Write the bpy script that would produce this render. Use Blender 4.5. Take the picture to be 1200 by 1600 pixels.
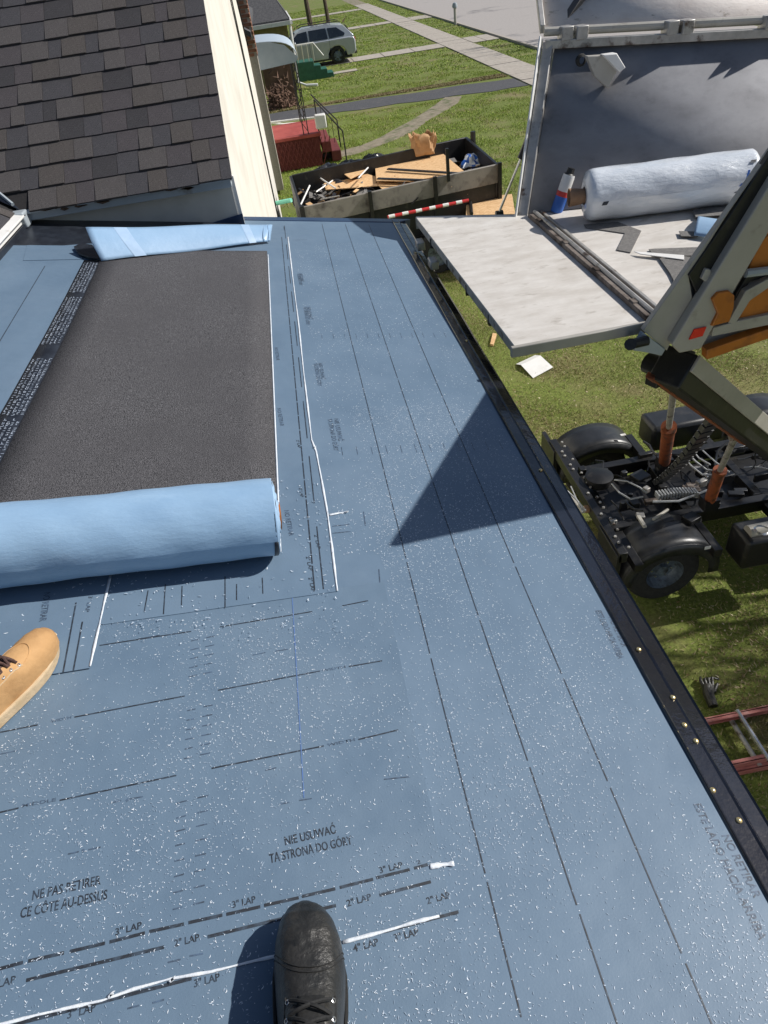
import bpy, math, random
import numpy as np
from mathutils import Vector, Matrix
random.seed(7); np.random.seed(7)
for o in list(bpy.data.objects): bpy.data.objects.remove(o)
S = bpy.context.scene
C = S.collection
R_ = math.radians
# ------------------------------------------------------------------ camera
FPX = 1050.0
VP = np.array([-200., -860., FPX])
HC = 4.6
ROOF_H = 1.4
def _dn(t):
    n = np.cross(VP, [1, t, 0]); return n/np.linalg.norm(n)
_Y = VP/np.linalg.norm(VP); _D = _dn(-.155); _X = np.cross(_Y, -_D)
RM = np.array([_X, _Y, -_D])
O0 = np.array([0, 0, HC])
cam = bpy.data.cameras.new('camera'); co = bpy.data.objects.new('camera', cam); C.objects.link(co)
r_, u_, b_ = RM@np.array([1, 0, 0]), RM@np.array([0, -1, 0]), RM@np.array([0, 0, -1])
co.matrix_world = Matrix(((r_[0], u_[0], b_[0], 0), (r_[1], u_[1], b_[1], 0), (r_[2], u_[2], b_[2], HC), (0, 0, 0, 1)))
cam.sensor_fit = 'VERTICAL'; cam.sensor_height = 24; cam.lens = FPX/1600*24
cam.clip_start = .05; cam.clip_end = 1500
S.camera = co
S.render.resolution_x = 768; S.render.resolution_y = 1024
# ------------------------------------------------------------------ sky, sun, exposure
SUN_EL = math.atan(1/1.2); SUN_AZ = R_(88)            # azimuth clockwise from +Y
w = bpy.data.worlds.new('World'); S.world = w; w.use_nodes = True
nt = w.node_tree; bg = nt.nodes['Background']
sk = nt.nodes.new('ShaderNodeTexSky'); sk.sky_type = 'NISHITA'; sk.sun_disc = False
sk.sun_elevation = SUN_EL; sk.sun_rotation = SUN_AZ
nt.links.new(sk.outputs[0], bg.inputs[0]); bg.inputs[1].default_value = 0.078
sl = bpy.data.lights.new('sun', 'SUN'); sl.energy = 4.9; sl.angle = R_(.53); sl.color = (1, .965, .91)
so = bpy.data.objects.new('sun', sl); C.objects.link(so)
sd = Vector((math.sin(SUN_AZ)*math.cos(SUN_EL), math.cos(SUN_AZ)*math.cos(SUN_EL), math.sin(SUN_EL)))
so.rotation_euler = sd.to_track_quat('Z', 'Y').to_euler(); so.location = (0, 0, 30)
S.view_settings.view_transform = 'Standard'; S.view_settings.look = 'None'
S.view_settings.exposure = 0; S.view_settings.gamma = 1
S.render.engine = 'CYCLES'
# ------------------------------------------------------------------ measuring helpers (photo point -> point on a known plane)
def ray(u, v): return RM@(np.array([u-600., v-800., FPX])/FPX)
def hz(u, v, z):
    r = ray(u, v); return Vector(r*((z-HC)/r[2])+O0)
def pl(u, v, ax, c):
    r = ray(u, v); return Vector(r*((c-O0[ax])/r[ax])+O0)
NR = Vector((math.sin(R_(9.97)), 0, math.cos(R_(9.97))))
ZR0 = HC-ROOF_H/NR.z
def RP(x, y, k=0.):
    return Vector((x, y, ZR0-x*NR.x/NR.z))+NR*k
def rf(u, v):
    r = ray(u, v); s = -ROOF_H/float(NR.x*r[0]+NR.z*r[2]); p = r*s; return (float(p[0]), float(p[1]))
# ------------------------------------------------------------------ materials
MATS = {}
def M(name, c1, c2=None, scale=8, rough=.6, metal=0, bump=0, bscale=None, c3=None, s3=1.5, t3=(.55, .75), spec=.5, stretch=None, island=None, coord='Object', detail=6, ramp=(.35, .65), coat=0, bump2=0, b2scale=3):
    if name in MATS: return MATS[name]
    m = bpy.data.materials.new(name); m.use_nodes = True; MATS[name] = m
    n = m.node_tree.nodes; L = m.node_tree.links; b = n['Principled BSDF']
    b.inputs['Roughness'].default_value = rough; b.inputs['Metallic'].default_value = metal
    b.inputs['Specular IOR Level'].default_value = spec
    b.inputs['Coat Weight'].default_value = coat
    c4 = lambda c: (c[0], c[1], c[2], 1)
    tc = n.new('ShaderNodeTexCoord'); mp = n.new('ShaderNodeMapping'); L.new(tc.outputs[coord], mp.inputs[0])
    if stretch: mp.inputs['Scale'].default_value = stretch
    def noise(sc, det=detail):
        t = n.new('ShaderNodeTexNoise'); t.inputs['Scale'].default_value = sc; t.inputs['Detail'].default_value = det
        t.inputs['Roughness'].default_value = .62
        L.new(mp.outputs[0], t.inputs['Vector']); return t
    out = None
    if c2 is not None:
        if island:
            g = n.new('ShaderNodeNewGeometry'); fac = g.outputs['Random Per Island']
        else: fac = noise(scale).outputs[0]
        rp = n.new('ShaderNodeValToRGB'); L.new(fac, rp.inputs[0])
        e = rp.color_ramp.elements
        if island:
            e[0].position = 0; e[1].position = 1
            e[0].color = c4(c1); e[1].color = c4(c2)
            for p, c in island: 
                q = e.new(p); q.color = c4(c)
        else:
            e[0].position, e[1].position = ramp
            e[0].color = c4(c1); e[1].color = c4(c2)
        out = rp.outputs[0]
    if c3 is not None:
        t = noise(s3, 8); rp = n.new('ShaderNodeValToRGB'); L.new(t.outputs[0], rp.inputs[0])
        rp.color_ramp.elements[0].position, rp.color_ramp.elements[1].position = t3
        mx = n.new('ShaderNodeMix'); mx.data_type = 'RGBA'; L.new(rp.outputs[0], mx.inputs[0])
        if out is not None: L.new(out, mx.inputs[6])
        else: mx.inputs[6].default_value = c4(c1)
        mx.inputs[7].default_value = c4(c3); out = mx.outputs[2]
    if out is not None: L.new(out, b.inputs['Base Color'])
    else: b.inputs['Base Color'].default_value = c4(c1)
    if bump:
        t = noise(bscale or scale); bp = n.new('ShaderNodeBump'); bp.inputs['Strength'].default_value = bump
        bp.inputs['Distance'].default_value = .01; L.new(t.outputs[0], bp.inputs['Height']); L.new(bp.outputs[0], b.inputs['Normal'])
        if bump2:
            t2 = noise(b2scale, 3); b2 = n.new('ShaderNodeBump'); b2.inputs['Strength'].default_value = bump2; b2.inputs['Distance'].default_value = .06
            L.new(t2.outputs[0], b2.inputs['Height']); L.new(b2.outputs[0], bp.inputs['Normal'])
    return m
membrane = M('blue_membrane', (.113, .172, .244), (.133, .197, .273), 3.2, rough=.54, c3=(.158, .222, .298), s3=1.7, t3=(.46, .78), bump=.06, bscale=190, spec=.34, bump2=.14, b2scale=3.2)
membrane2 = M('blue_membrane_dusty', (.108, .165, .234), (.128, .189, .26), 5, rough=.54, c3=(.153, .214, .283), s3=2.2, t3=(.48, .75), bump=.08, bscale=210, spec=.34, bump2=.15, b2scale=3.6)
film = M('light_blue_film', (.27, .42, .6), (.33, .48, .66), 3, rough=.38, bump=.18, bscale=26, spec=.45, c3=(.16, .29, .47), s3=2)
rollfilm = M('roll_film', (.24, .38, .55), (.29, .44, .61), 2.5, rough=.36, bump=.2, bscale=22, spec=.45, stretch=(1, 3, 3), c3=(.35, .5, .66), s3=3)
ink = M('print_ink', (.018, .022, .03), (.05, .075, .11), 60, rough=.55, ramp=(.45, .7))
ink2 = M('print_ink_faded', (.04, .055, .08), (.08, .13, .21), 70, rough=.55, ramp=(.4, .65))
chalk = M('blue_chalk', (.09, .17, .42), (.11, .19, .34), 90, rough=.9)
fleckm = M('pale_fleck', (.18, .26, .35), (.88, .93, .98), rough=.5, island=[(.35, (.32, .4, .5)), (.7, (.56, .64, .74))])
capm = M('granules', (.02, .021, .024), (.185, .18, .19), 300, rough=.9, bump=.8, bscale=300, c3=(.095, .092, .098), s3=3, t3=(.4, .8), detail=3, ramp=(.4, .6), spec=.2, bump2=.12, b2scale=2.2)
whitefilm = M('white_film', (.62, .66, .72), (.8, .84, .88), 30, rough=.35, bump=.3, bscale=60)
tape = M('tape', (.36, .5, .68), (.42, .56, .74), 20, rough=.3)
blackfilm = M('black_film', (.012, .014, .02), (.025, .03, .04), 20, rough=.35)
whiteink = M('white_ink', (.5, .56, .65), (.22, .27, .35), 50, rough=.6)
blackmetal = M('black_metal', (.008, .009, .014), (.014, .016, .024), 5, rough=.1, bump=.55, bscale=5, spec=.9)
bluemetal = M('navy_edge', (.02, .04, .09), (.03, .06, .12), 5, rough=.3)
nailm = M('nail_head', (.9, .75, .4), (.85, .6, .25), 60, rough=.25, metal=.8)  # bright yellow also stands in for warm sun glints along the drip edge
wood = M('deck_wood', (.22, .14, .08), (.3, .2, .11), 9, rough=.8)
sh = [M('shingle_%s' % k, a, b, 260, rough=.9, bump=.7, bscale=260, c3=c, s3=6, t3=(.5, .8), detail=3, spec=.2) for k, a, b, c in [
('plum', (.04, .036, .039), (.118, .107, .114), (.06, .056, .061)), ('brown', (.045, .04, .038), (.13, .117, .112), (.064, .06, .06)),
    ('slate', (.036, .035, .039), (.103, .1, .11), (.056, .055, .06)), ('taupe', (.05, .046, .046), (.136, .125, .125), (.073, .068, .07)),
    ('charcoal', (.029, .028, .031), (.08, .077, .083), (.048, .046, .05))]]
shbase = M('shingle_mat_dark', (.012, .011, .012), (.025, .023, .024), 90, rough=.95)
alum = M('weathered_aluminium', (.3, .34, .37), (.38, .42, .45), 4, rough=.45, c3=(.2, .19, .17), s3=5, t3=(.58, .7), bump=.1, bscale=12)
stainm = M('rust_stain', (.05, .03, .018), (.1, .065, .04), 30, rough=.9)
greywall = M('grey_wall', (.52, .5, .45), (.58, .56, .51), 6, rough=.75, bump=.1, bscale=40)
stucco = M('cream_stucco', (.7, .665, .6), (.76, .725, .66), 3, rough=.85, bump=.3, bscale=60, c3=(.58, .54, .47), s3=1.6, t3=(.5, .8))
whitep = M('white_paint', (.72, .71, .68), (.8, .79, .77), 5, rough=.5, c3=(.5, .46, .4), s3=6, t3=(.62, .75))
brick = M('brick_face', (.2, .085, .05), (.32, .15, .09), 14, rough=.9, bump=.3, bscale=60)
mortar = M('mortar', (.32, .28, .24), (.4, .36, .3), 30, rough=.95)
tanleather = M('tan_nubuck', (.44, .245, .1), (.53, .31, .135), 14, rough=.8, c3=(.36, .19, .075), s3=9, t3=(.5, .75), bump=.15, bscale=240, bump2=.12, b2scale=12)
solem = M('tan_sole', (.5, .37, .22), (.6, .46, .3), 20, rough=.7, bump=.3, bscale=90)
lacem = M('brown_lace', (.05, .025, .02), (.11, .06, .05), 200, rough=.9)
blackleather = M('black_leather', (.012, .012, .011), (.026, .024, .021), 20, rough=.38, c3=(.06, .056, .048), s3=18, t3=(.52, .75), bump=.3, bscale=110, spec=.6, bump2=.2, b2scale=11)
blacksole = M('black_rubber', (.016, .016, .017), (.035, .034, .033), 40, rough=.7, bump=.3, bscale=80)
blacklace = M('black_lace', (.008, .008, .008), (.02, .02, .02), 200, rough=.8)
steel = M('bright_steel', (.5, .5, .5), (.7, .7, .7), 20, rough=.25, metal=.9)
denim = M('dark_trousers', (.02, .025, .04), (.035, .04, .06), 60, rough=.9, bump=.4, bscale=200)
# machine
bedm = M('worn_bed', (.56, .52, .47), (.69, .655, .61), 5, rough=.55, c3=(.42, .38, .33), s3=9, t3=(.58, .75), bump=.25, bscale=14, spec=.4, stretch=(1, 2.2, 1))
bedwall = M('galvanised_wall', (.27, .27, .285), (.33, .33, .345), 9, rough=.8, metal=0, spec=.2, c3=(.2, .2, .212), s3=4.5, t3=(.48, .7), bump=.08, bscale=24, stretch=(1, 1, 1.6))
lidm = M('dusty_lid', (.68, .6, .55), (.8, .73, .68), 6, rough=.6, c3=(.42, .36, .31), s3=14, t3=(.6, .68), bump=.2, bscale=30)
greym = M('grey_machine_paint', (.36, .34, .3), (.44, .42, .375), 3, rough=.42, c3=(.27, .25, .215), s3=8, t3=(.6, .72))
edgem = M('worn_metal_edge', (.33, .32, .3), (.5, .48, .45), 12, rough=.4, metal=.3, c3=(.08, .05, .035), s3=10, t3=(.55, .66))
rustm = M('rusty_hinge', (.11, .085, .07), (.26, .22, .19), 18, rough=.75, c3=(.045, .03, .022), s3=9, t3=(.5, .6))
orangem = M('orange_paint', (.42, .13, .015), (.5, .165, .022), 4, rough=.45, c3=(.2, .065, .02), s3=7, t3=(.5, .72))
orusty = M('dirty_orange_paint', (.22, .055, .018), (.3, .08, .025), 9, rough=.5, c3=(.07, .03, .018), s3=14, t3=(.48, .66), bump=.2, bscale=40)
blackpaint = M('black_paint', (.009, .009, .01), (.016, .016, .017), 6, rough=.42, c3=(.05, .045, .038), s3=11, t3=(.57, .75), bump=.1, bscale=30)
plasticblk = M('black_fender_plastic', (.018, .019, .021), (.03, .031, .034), 8, rough=.36, c3=(.07, .065, .06), s3=6, t3=(.55, .8), bump=.05, bscale=60)
tyrem = M('tyre_rubber', (.014, .014, .014), (.03, .03, .028), 30, rough=.85, bump=.3, bscale=60)
rimm = M('painted_rim', (.1, .13, .17), (.2, .24, .28), 16, rough=.4, metal=.3, c3=(.04, .04, .045), s3=14, t3=(.5, .65))
redref = M('red_reflector', (.7, .02, .015), (.8, .04, .03), 40, rough=.2)
redp = M('red_tape', (.5, .03, .03), (.6, .05, .05), 20, rough=.35)
hosem = M('grey_hose', (.3, .31, .32), (.4, .41, .42), 30, rough=.4)
wrap = M('plastic_wrap', (.66, .71, .77), (.76, .8, .85), 3, rough=.17, bump=.7, bscale=13, stretch=(1, 2.4, 2.4), c3=(.58, .65, .73), s3=4, spec=.6, coat=.5)
cardb = M('cardboard', (.28, .16, .09), (.36, .22, .13), 20, rough=.85)
scrapm = M('grey_scrap', (.13, .125, .12), (.2, .19, .18), 60, rough=.85, bump=.3, bscale=200)
# outside
osb = M('osb_board', (.6, .36, .17), (.78, .53, .29), 14, rough=.75, c3=(.46, .25, .1), s3=22, t3=(.55, .65), bump=.25, bscale=50, stretch=(1, 2.5, 1))
paper = M('brown_paper', (.42, .24, .11), (.5, .3, .15), 8, rough=.8, bump=.4, bscale=10)
trailm = M('grey_trailer_side', (.19, .175, .155), (.25, .23, .2), 3, rough=.6, c3=(.07, .06, .055), s3=5, t3=(.5, .7))
bagm = M('black_bag', (.012, .012, .014), (.03, .03, .034), 10, rough=.3, bump=.6, bscale=12)
bluebag = M('blue_print', (.02, .1, .42), (.03, .14, .5), 12, rough=.5)
whitebag = M('white_bag', (.62, .66, .7), (.72, .75, .78), 12, rough=.5, bump=.5, bscale=14)
greenp = M('mint_plastic', (.15, .55, .4), (.25, .66, .5), 10, rough=.5)
redwood = M('red_stoop_paint', (.33, .055, .045), (.42, .085, .07), 4, rough=.6, c3=(.27, .045, .04), s3=6)
lattm2 = M('lattice_red', (.16, .03, .028), (.22, .05, .045), 9, rough=.7)
lattm = M('dark_red_lattice', (.12, .022, .022), (.17, .035, .03), 9, rough=.7)
awnm = M('awning_aluminium', (.42, .5, .58), (.5, .57, .64), 4, rough=.4, stretch=(1, 6, 1))
roofd = M('far_dark_roof', (.05, .05, .055), (.1, .098, .1), 14, rough=.9, bump=.3, bscale=20)
olive = M('olive_siding', (.2, .17, .075), (.26, .22, .1), 6, rough=.8)
greenst = M('green_paint', (.02, .1, .07), (.03, .14, .095), 6, rough=.5)
carp = M('silver_white_car', (.42, .45, .5), (.48, .51, .56), 3, rough=.22, metal=.2, coat=.6)
glassd = M('dark_glass', (.01, .014, .02), (.02, .026, .035), 3, rough=.08, spec=.8)
conc = M('concrete_slab', (.36, .32, .27), (.47, .42, .36), 5, rough=.85, c3=(.36, .31, .25), s3=1.1, bump=.3, bscale=30)
asph = M('asphalt', (.055, .055, .062), (.1, .1, .105), 26, rough=.9, c3=(.13, .12, .11), s3=1.5, t3=(.55, .8), bump=.4, bscale=90)
streetm = M('street_paving', (.34, .31, .29), (.42, .385, .36), 9, rough=.9, c3=(.2, .19, .185), s3=.22, t3=(.58, .66), bump=.3, bscale=50)
dirt = M('dry_dirt', (.2, .165, .115), (.3, .26, .19), 6, rough=.95, c3=(.1, .12, .045), s3=2.5, t3=(.5, .65), bump=.6, bscale=30)
barkm = M('bark', (.07, .05, .035), (.13, .1, .07), 12, rough=.95, bump=.6, bscale=30)
fibre = M('pink_fibreglass', (.38, .12, .1), (.5, .2, .17), 8, rough=.5, c3=(.55, .33, .3), s3=7, t3=(.55, .75))
shrubm = M('dry_shrub_twigs', (.09, .05, .035), (.24, .14, .1), rough=.95, island=[(.5, (.15, .09, .06))])
bladefar = M('green_blades', (.14, .2, .02), (.5, .44, .2), rough=.75, island=[(.3, (.22, .32, .035)), (.68, (.28, .38, .055)), (.9, (.36, .38, .09))], spec=.25)
bladem = M('grass_blades', (.07, .1, .02), (.52, .44, .24), rough=.75, island=[(.25, (.13, .17, .035)), (.48, (.19, .22, .055)), (.66, (.28, .26, .1)), (.85, (.38, .33, .17))], spec=.25)
strawm = M('dead_grass', (.2, .15, .07), (.48, .4, .24), rough=.85, island=[(.5, (.3, .24, .12))])
leafm = M('fallen_leaf', (.14, .08, .04), (.7, .6, .42), rough=.8, island=[(.5, (.32, .22, .1))])
def lawn_mat():
    m = M('lawn_soil', (.08, .11, .015), (.2, .24, .045), 34, rough=.95, c3=(.22, .18, .085), s3=.7, t3=(.5, .68), bump=1, bscale=45)
    return m
lawnm = lawn_mat()
# ------------------------------------------------------------------ mesh building
class MB:
    def __init__(s): s.v = []; s.f = []; s.m = []
    def add(s, vs, fs, m=0):
        o = len(s.v); s.v += [tuple(p) for p in vs]; s.f += [tuple(i+o for i in f) for f in fs]; s.m += [m]*len(fs); return s
    def box(s, c, d, rz=0, m=0, mat=None):
        x, y, z = d[0]/2, d[1]/2, d[2]/2
        p = [Vector((a*x, b*y, e*z)) for e in (-1, 1) for b in (-1, 1) for a in (-1, 1)]
        q = mat or Matrix.Rotation(rz, 3, 'Z')
        return s.add([q@k+Vector(c) for k in p], [(0, 2, 3, 1), (4, 5, 7, 6), (0, 1, 5, 4), (2, 6, 7, 3), (0, 4, 6, 2), (1, 3, 7, 5)], m)
    def prism(s, pts, off, m=0):
        a = [Vector(p) for p in pts]; off = Vector(off); n = len(a)
        return s.add(a+[p+off for p in a], [tuple(range(n)), tuple(range(2*n-1, n-1, -1))]+[(i, i+n, (i+1) % n+n, (i+1) % n) for i in range(n)], m)
    def poly(s, pts, m=0): return s.add(pts, [tuple(range(len(pts)))], m)
    def tube(s, path, r, n=8, m=0, cap=True):
        P = [Vector(p) for p in path]; rr = r if isinstance(r, (list, tuple)) else [r]*len(P)
        rings = []; up = None
        for i, p in enumerate(P):
            d = (P[min(i+1, len(P)-1)]-P[max(i-1, 0)])
            d = d.normalized() if d.length > 1e-9 else Vector((0, 0, 1))
            if up is None: up = Vector((0, 0, 1)) if abs(d.z) < .9 else Vector((1, 0, 0))
            a = d.cross(up)
            if a.length < 1e-4: a = d.orthogonal()
            a.normalize(); b = a.cross(d); up = b
            rings.append([p+(a*math.cos(2*math.pi*k/n)+b*math.sin(2*math.pi*k/n))*rr[i] for k in range(n)])
        fs = [(i*n+k, i*n+(k+1) % n, (i+1)*n+(k+1) % n, (i+1)*n+k) for i in range(len(P)-1) for k in range(n)]
        if cap: fs += [tuple(range(n))[::-1], tuple((len(P)-1)*n+k for k in range(n))]
        return s.add([q for g in rings for q in g], fs, m)
    def grid(s, F, nu, nv, m=0):
        return s.add([F(i/nu, j/nv) for i in range(nu+1) for j in range(nv+1)],
                     [(i*(nv+1)+j, (i+1)*(nv+1)+j, (i+1)*(nv+1)+j+1, i*(nv+1)+j+1) for i in range(nu) for j in range(nv)], m)
    def lathe(s, prof, c, ax, n=24, m=0):
        c = Vector(c); ax = Vector(ax).normalized(); a = ax.orthogonal().normalized(); b = ax.cross(a)
        vs = [c+ax*h+(a*math.cos(2*math.pi*k/n)+b*math.sin(2*math.pi*k/n))*r for (r, h) in prof for k in range(n)]
        return s.add(vs, [(i*n+k, i*n+(k+1) % n, (i+1)*n+(k+1) % n, (i+1)*n+k) for i in range(len(prof)-1) for k in range(n)], m)
    def mesh(s, name, mats, smooth=True, ang=35):
        me = bpy.data.meshes.new(name); me.from_pydata(s.v, [], s.f)
        for m in (mats if isinstance(mats, (list, tuple)) else [mats]): me.materials.append(m)
        me.polygons.foreach_set('material_index', s.m)
        if smooth:
            me.polygons.foreach_set('use_smooth', [True]*len(s.f)); me.set_sharp_from_angle(angle=R_(ang))
        me.update(); return me
    def build(s, name, mats, parent=None, smooth=True, bevel=0, thick=0, sub=0, ang=35):
        o = bpy.data.objects.new(name, s.mesh(name, mats, smooth, ang)); C.objects.link(o)
        if parent: setpar(o, parent)
        if thick:
            q = o.modifiers.new('t', 'SOLIDIFY'); q.thickness = thick; q.offset = 0
        if sub:
            q = o.modifiers.new('s', 'SUBSURF'); q.levels = q.render_levels = sub
        if bevel:
            q = o.modifiers.new('b', 'BEVEL'); q.width = bevel; q.segments = 2; q.limit_method = 'ANGLE'; q.angle_limit = R_(40)
        return o
def wm(o):
    m = Matrix.Translation(o.location)@o.rotation_euler.to_matrix().to_4x4()
    return wm(o.parent)@o.matrix_parent_inverse@m if o.parent else m
def setpar(o, p):
    o.parent = p
    o.matrix_parent_inverse = wm(p).inverted()
def tag(o, label=None, cat=None, group=None, kind=None):
    for k, v in (('label', label), ('category', cat), ('group', group), ('kind', kind)):
        if v: o[k] = v
    return o
def thing(name, label, cat, loc=(0, 0, 0), group=None):
    o = bpy.data.objects.new(name, None); C.objects.link(o); o.location = loc; o.empty_display_size = .2
    return tag(o, label, cat, group)
def copy_tree(o, parent=None, dm=None):
    c = o.copy(); C.objects.link(c)
    if parent: c.parent = parent
    for ch in [k for k in bpy.data.objects if k.parent == o]: copy_tree(ch, c)
    return c
# ------------------------------------------------------------------ ground and paving
SQ = 500
def flat(name, poly, z, mat, kind='structure', th=.03, parent=None):
    b = MB(); b.prism([(x, y, z) for x, y in poly], (0, 0, -th)); o = b.build(name, mat, parent, smooth=False)
    if not parent: tag(o, kind=kind)
    return o
b = MB(); b.grid(lambda i, j: ((i-.5)*2*SQ, (j-.5)*2*SQ, 0), 8, 8); tag(b.build('lawn', lawnm), kind='structure')
st = flat('street', [(12.2, -200), (20.5, -200), (20.5, 300), (12.2, 300)], .012, streetm, th=.02)
b = MB(); b.box((12.05, 50, .04), (.16, 500, .12)); tag(b.build('kerb', conc, bevel=.01), kind='structure')
# sidewalk of separate slabs
sw = tag(MB().box((9.72, 50, -.01), (1.36, 300, .03)).build('sidewalk', dirt), kind='structure')
slabm = [MB().box((0, 0, 0), (1.4, 1.49, .05)).mesh('slab', conc, False)]
for i in range(46):
    o = bpy.data.objects.new('slab', slabm[0]); C.objects.link(o); o.location = (9.72, 16+i*1.52, .012+random.uniform(-.006, .006)); o.rotation_euler = (random.uniform(-.004, .004), random.uniform(-.004, .004), 0); setpar(o, sw)
def slab_run(name, x0, x1, y0, y1, n):
    base = tag(MB().box(((x0+x1)/2, (y0+y1)/2, -.006), (x1-x0, y1-y0, .03)).build(name, dirt), kind='structure')
    L = (x1-x0)/n
    me = MB().box((0, 0, 0), (L-.04, y1-y0, .05)).mesh('slab', conc, False)
    for i in range(n):
        o = bpy.data.objects.new('slab', me); C.objects.link(o); o.location = (x0+(i+.5)*L, (y0+y1)/2, .008+random.uniform(-.004, .004)); setpar(o, base)
    return base
slab_run('driveway', -.8, 8.98, 42.0, 43.8, 6); slab_run('driveway_apron', 10.46, 11.9, 41.9, 44.6, 2)
slab_run('walkway', 3.2, 8.98, 60.2, 61.9, 5); slab_run('driveway_apron', 10.46, 11.9, 59.6, 62.4, 1)
slab_run('walkway', 2.0, 8.98, 78, 80, 4); slab_run('driveway_apron', 10.46, 11.9, 26.6, 29.5, 2)
slab_run('walkway', 2.6, 3.9, 38.6, 39.3, 1)
N = 14
top = [(-.6+i*9.55/N, 30.6-.06*i+.12*math.sin(i*1.3)) for i in range(N+1)]; bot = [(-.6+i*9.55/N, 28.9-.085*i+.12*math.sin(i*1.9+1)) for i in range(N+1)]
flat('asphalt_driveway', bot+top[::-1], .016, asph, th=.02)
# worn dirt path curving through the grass
cl = [(.9, 21.9), (1.6, 22.0), (2.3, 22.4), (3.0, 23.0), (3.7, 23.9), (4.3, 24.8), (5.0, 25.8), (5.7, 26.9), (6.2, 28.0)]
L_, R2 = [], []
for i, (x, y) in enumerate(cl):
    a = cl[max(i-1, 0)]; c = cl[min(i+1, len(cl)-1)]; d = Vector((c[0]-a[0], c[1]-a[1])).normalized(); wd = .36+.05*math.sin(i*2.1)
    L_.append((x-d.y*wd, y+d.x*wd)); R2.append((x+d.y*wd, y-d.x*wd))
flat('dirt_path', R2+L_[::-1], .01, dirt, th=.015)
def inpoly(px, py, poly):
    c = np.zeros(len(px), bool); n = len(poly); j = n-1
    for i in range(n):
        xi, yi = poly[i]; xj, yj = poly[j]
        c ^= ((yi > py) != (yj > py)) & (px < (xj-xi)*(py-yi)/(yj-yi+1e-12)+xi); j = i
    return c
def blades(name, n, xr, yr, hgt, wid, mat, lean=.8, excl=(), label=None, flatness=1., clump=None):
    x = np.random.uniform(*xr, n); y = np.random.uniform(*yr, n)
    k = np.ones(n, bool)
    for p in excl: k &= ~inpoly(x, y, p)
    if clump == 2: k &= (np.sin(x*2.9+1.7*np.sin(y*1.3))+np.sin(y*2.2+2.1*np.sin(x*1.9+2))+np.random.normal(0, .5, n) > .75)
    elif clump is not None:
        q = np.sin(x*2.1+1.3*np.sin(y*1.7))*np.sin(y*2.7+1.1*np.sin(x*2.3)); k &= (np.random.rand(n) < .55+.6*q)
    x, y = x[k], y[k]; n = len(x)
    a = np.random.uniform(0, 2*np.pi, n); h = hgt*np.random.uniform(.5, 1.3, n)*flatness; l = hgt*lean*np.random.uniform(.2, 1.2, n); wv = wid*np.random.uniform(.6, 1.4, n)
    a2 = np.random.uniform(0, 2*np.pi, n)
    V = np.zeros((n, 3, 3)); 
    V[:, 0, 0] = x-np.sin(a)*wv; V[:, 0, 1] = y+np.cos(a)*wv; V[:, 0, 2] = .002
    V[:, 1, 0] = x+np.sin(a)*wv; V[:, 1, 1] = y-np.cos(a)*wv; V[:, 1, 2] = .002
    V[:, 2, 0] = x+np.cos(a2)*l; V[:, 2, 1] = y+np.sin(a2)*l; V[:, 2, 2] = h
    me = bpy.data.meshes.new(name); me.vertices.add(n*3); me.vertices.foreach_set('co', V.ravel())
    me.loops.add(n*3); me.loops.foreach_set('vertex_index', np.arange(n*3)); me.polygons.add(n)
    me.polygons.foreach_set('loop_start', np.arange(n)*3); me.polygons.foreach_set('loop_total', np.full(n, 3)); me.update(calc_edges=True)
    me.materials.append(mat); o = bpy.data.objects.new(name, me); C.objects.link(o); tag(o, kind='stuff')
    if label: o['label'] = label; o['category'] = name.replace('_', ' ')
    return o
hard = [[(-1, 28.0), (9, 27.6), (9, 30.3), (-1, 30.8)], [(9, 0), (10.45, 0), (10.45, 90), (9, 90)], [(-1, 41.9), (12, 41.9), (12, 43.9), (-1, 43.9)],
        [(11.9, 0), (21, 0), (21, 100), (11.9, 100)], R2+L_[::-1], [(3, 60), (9, 60), (9, 62), (3, 62)]]
blades('grass', 330000, (.7, 6.5), (-.2, 13), .03, .003, bladem, 1.1, hard, 'short patchy lawn grass beside the house and under the trailer', clump=1)
blades('grass', 260000, (-1.4, 12), (12, 34), .045, .008, bladefar, 1.0, hard, 'lawn grass around the driveways towards the street', clump=1)
blades('grass', 130000, (-1.4, 12), (34, 90), .05, .02, bladefar, 1.0, hard, 'distant lawn grass beyond the parked car', clump=1)
fr = [(x, 28.75-.085*((x+.6)/9.55*14)) for x in np.linspace(-.6, 8.9, 12)]
blades('dry_fringe', 16000, (-.6, 8.9), (30.3, 31.1), .05, .02, strawm, 1.2, hard, 'straw coloured dead grass fringe along the far edge of the asphalt driveway')
blades('dry_grass', 150000, (.8, 6.5), (.3, 12), .026, .0045, strawm, 1.5, hard, 'straw coloured dead grass patches on the near lawn', clump=2)
blades('fallen_leaves', 11000, (.8, 6.5), (0, 13), .012, .01, leafm, 2.2, hard, 'pale dry leaves and litter scattered over the near lawn')
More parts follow.
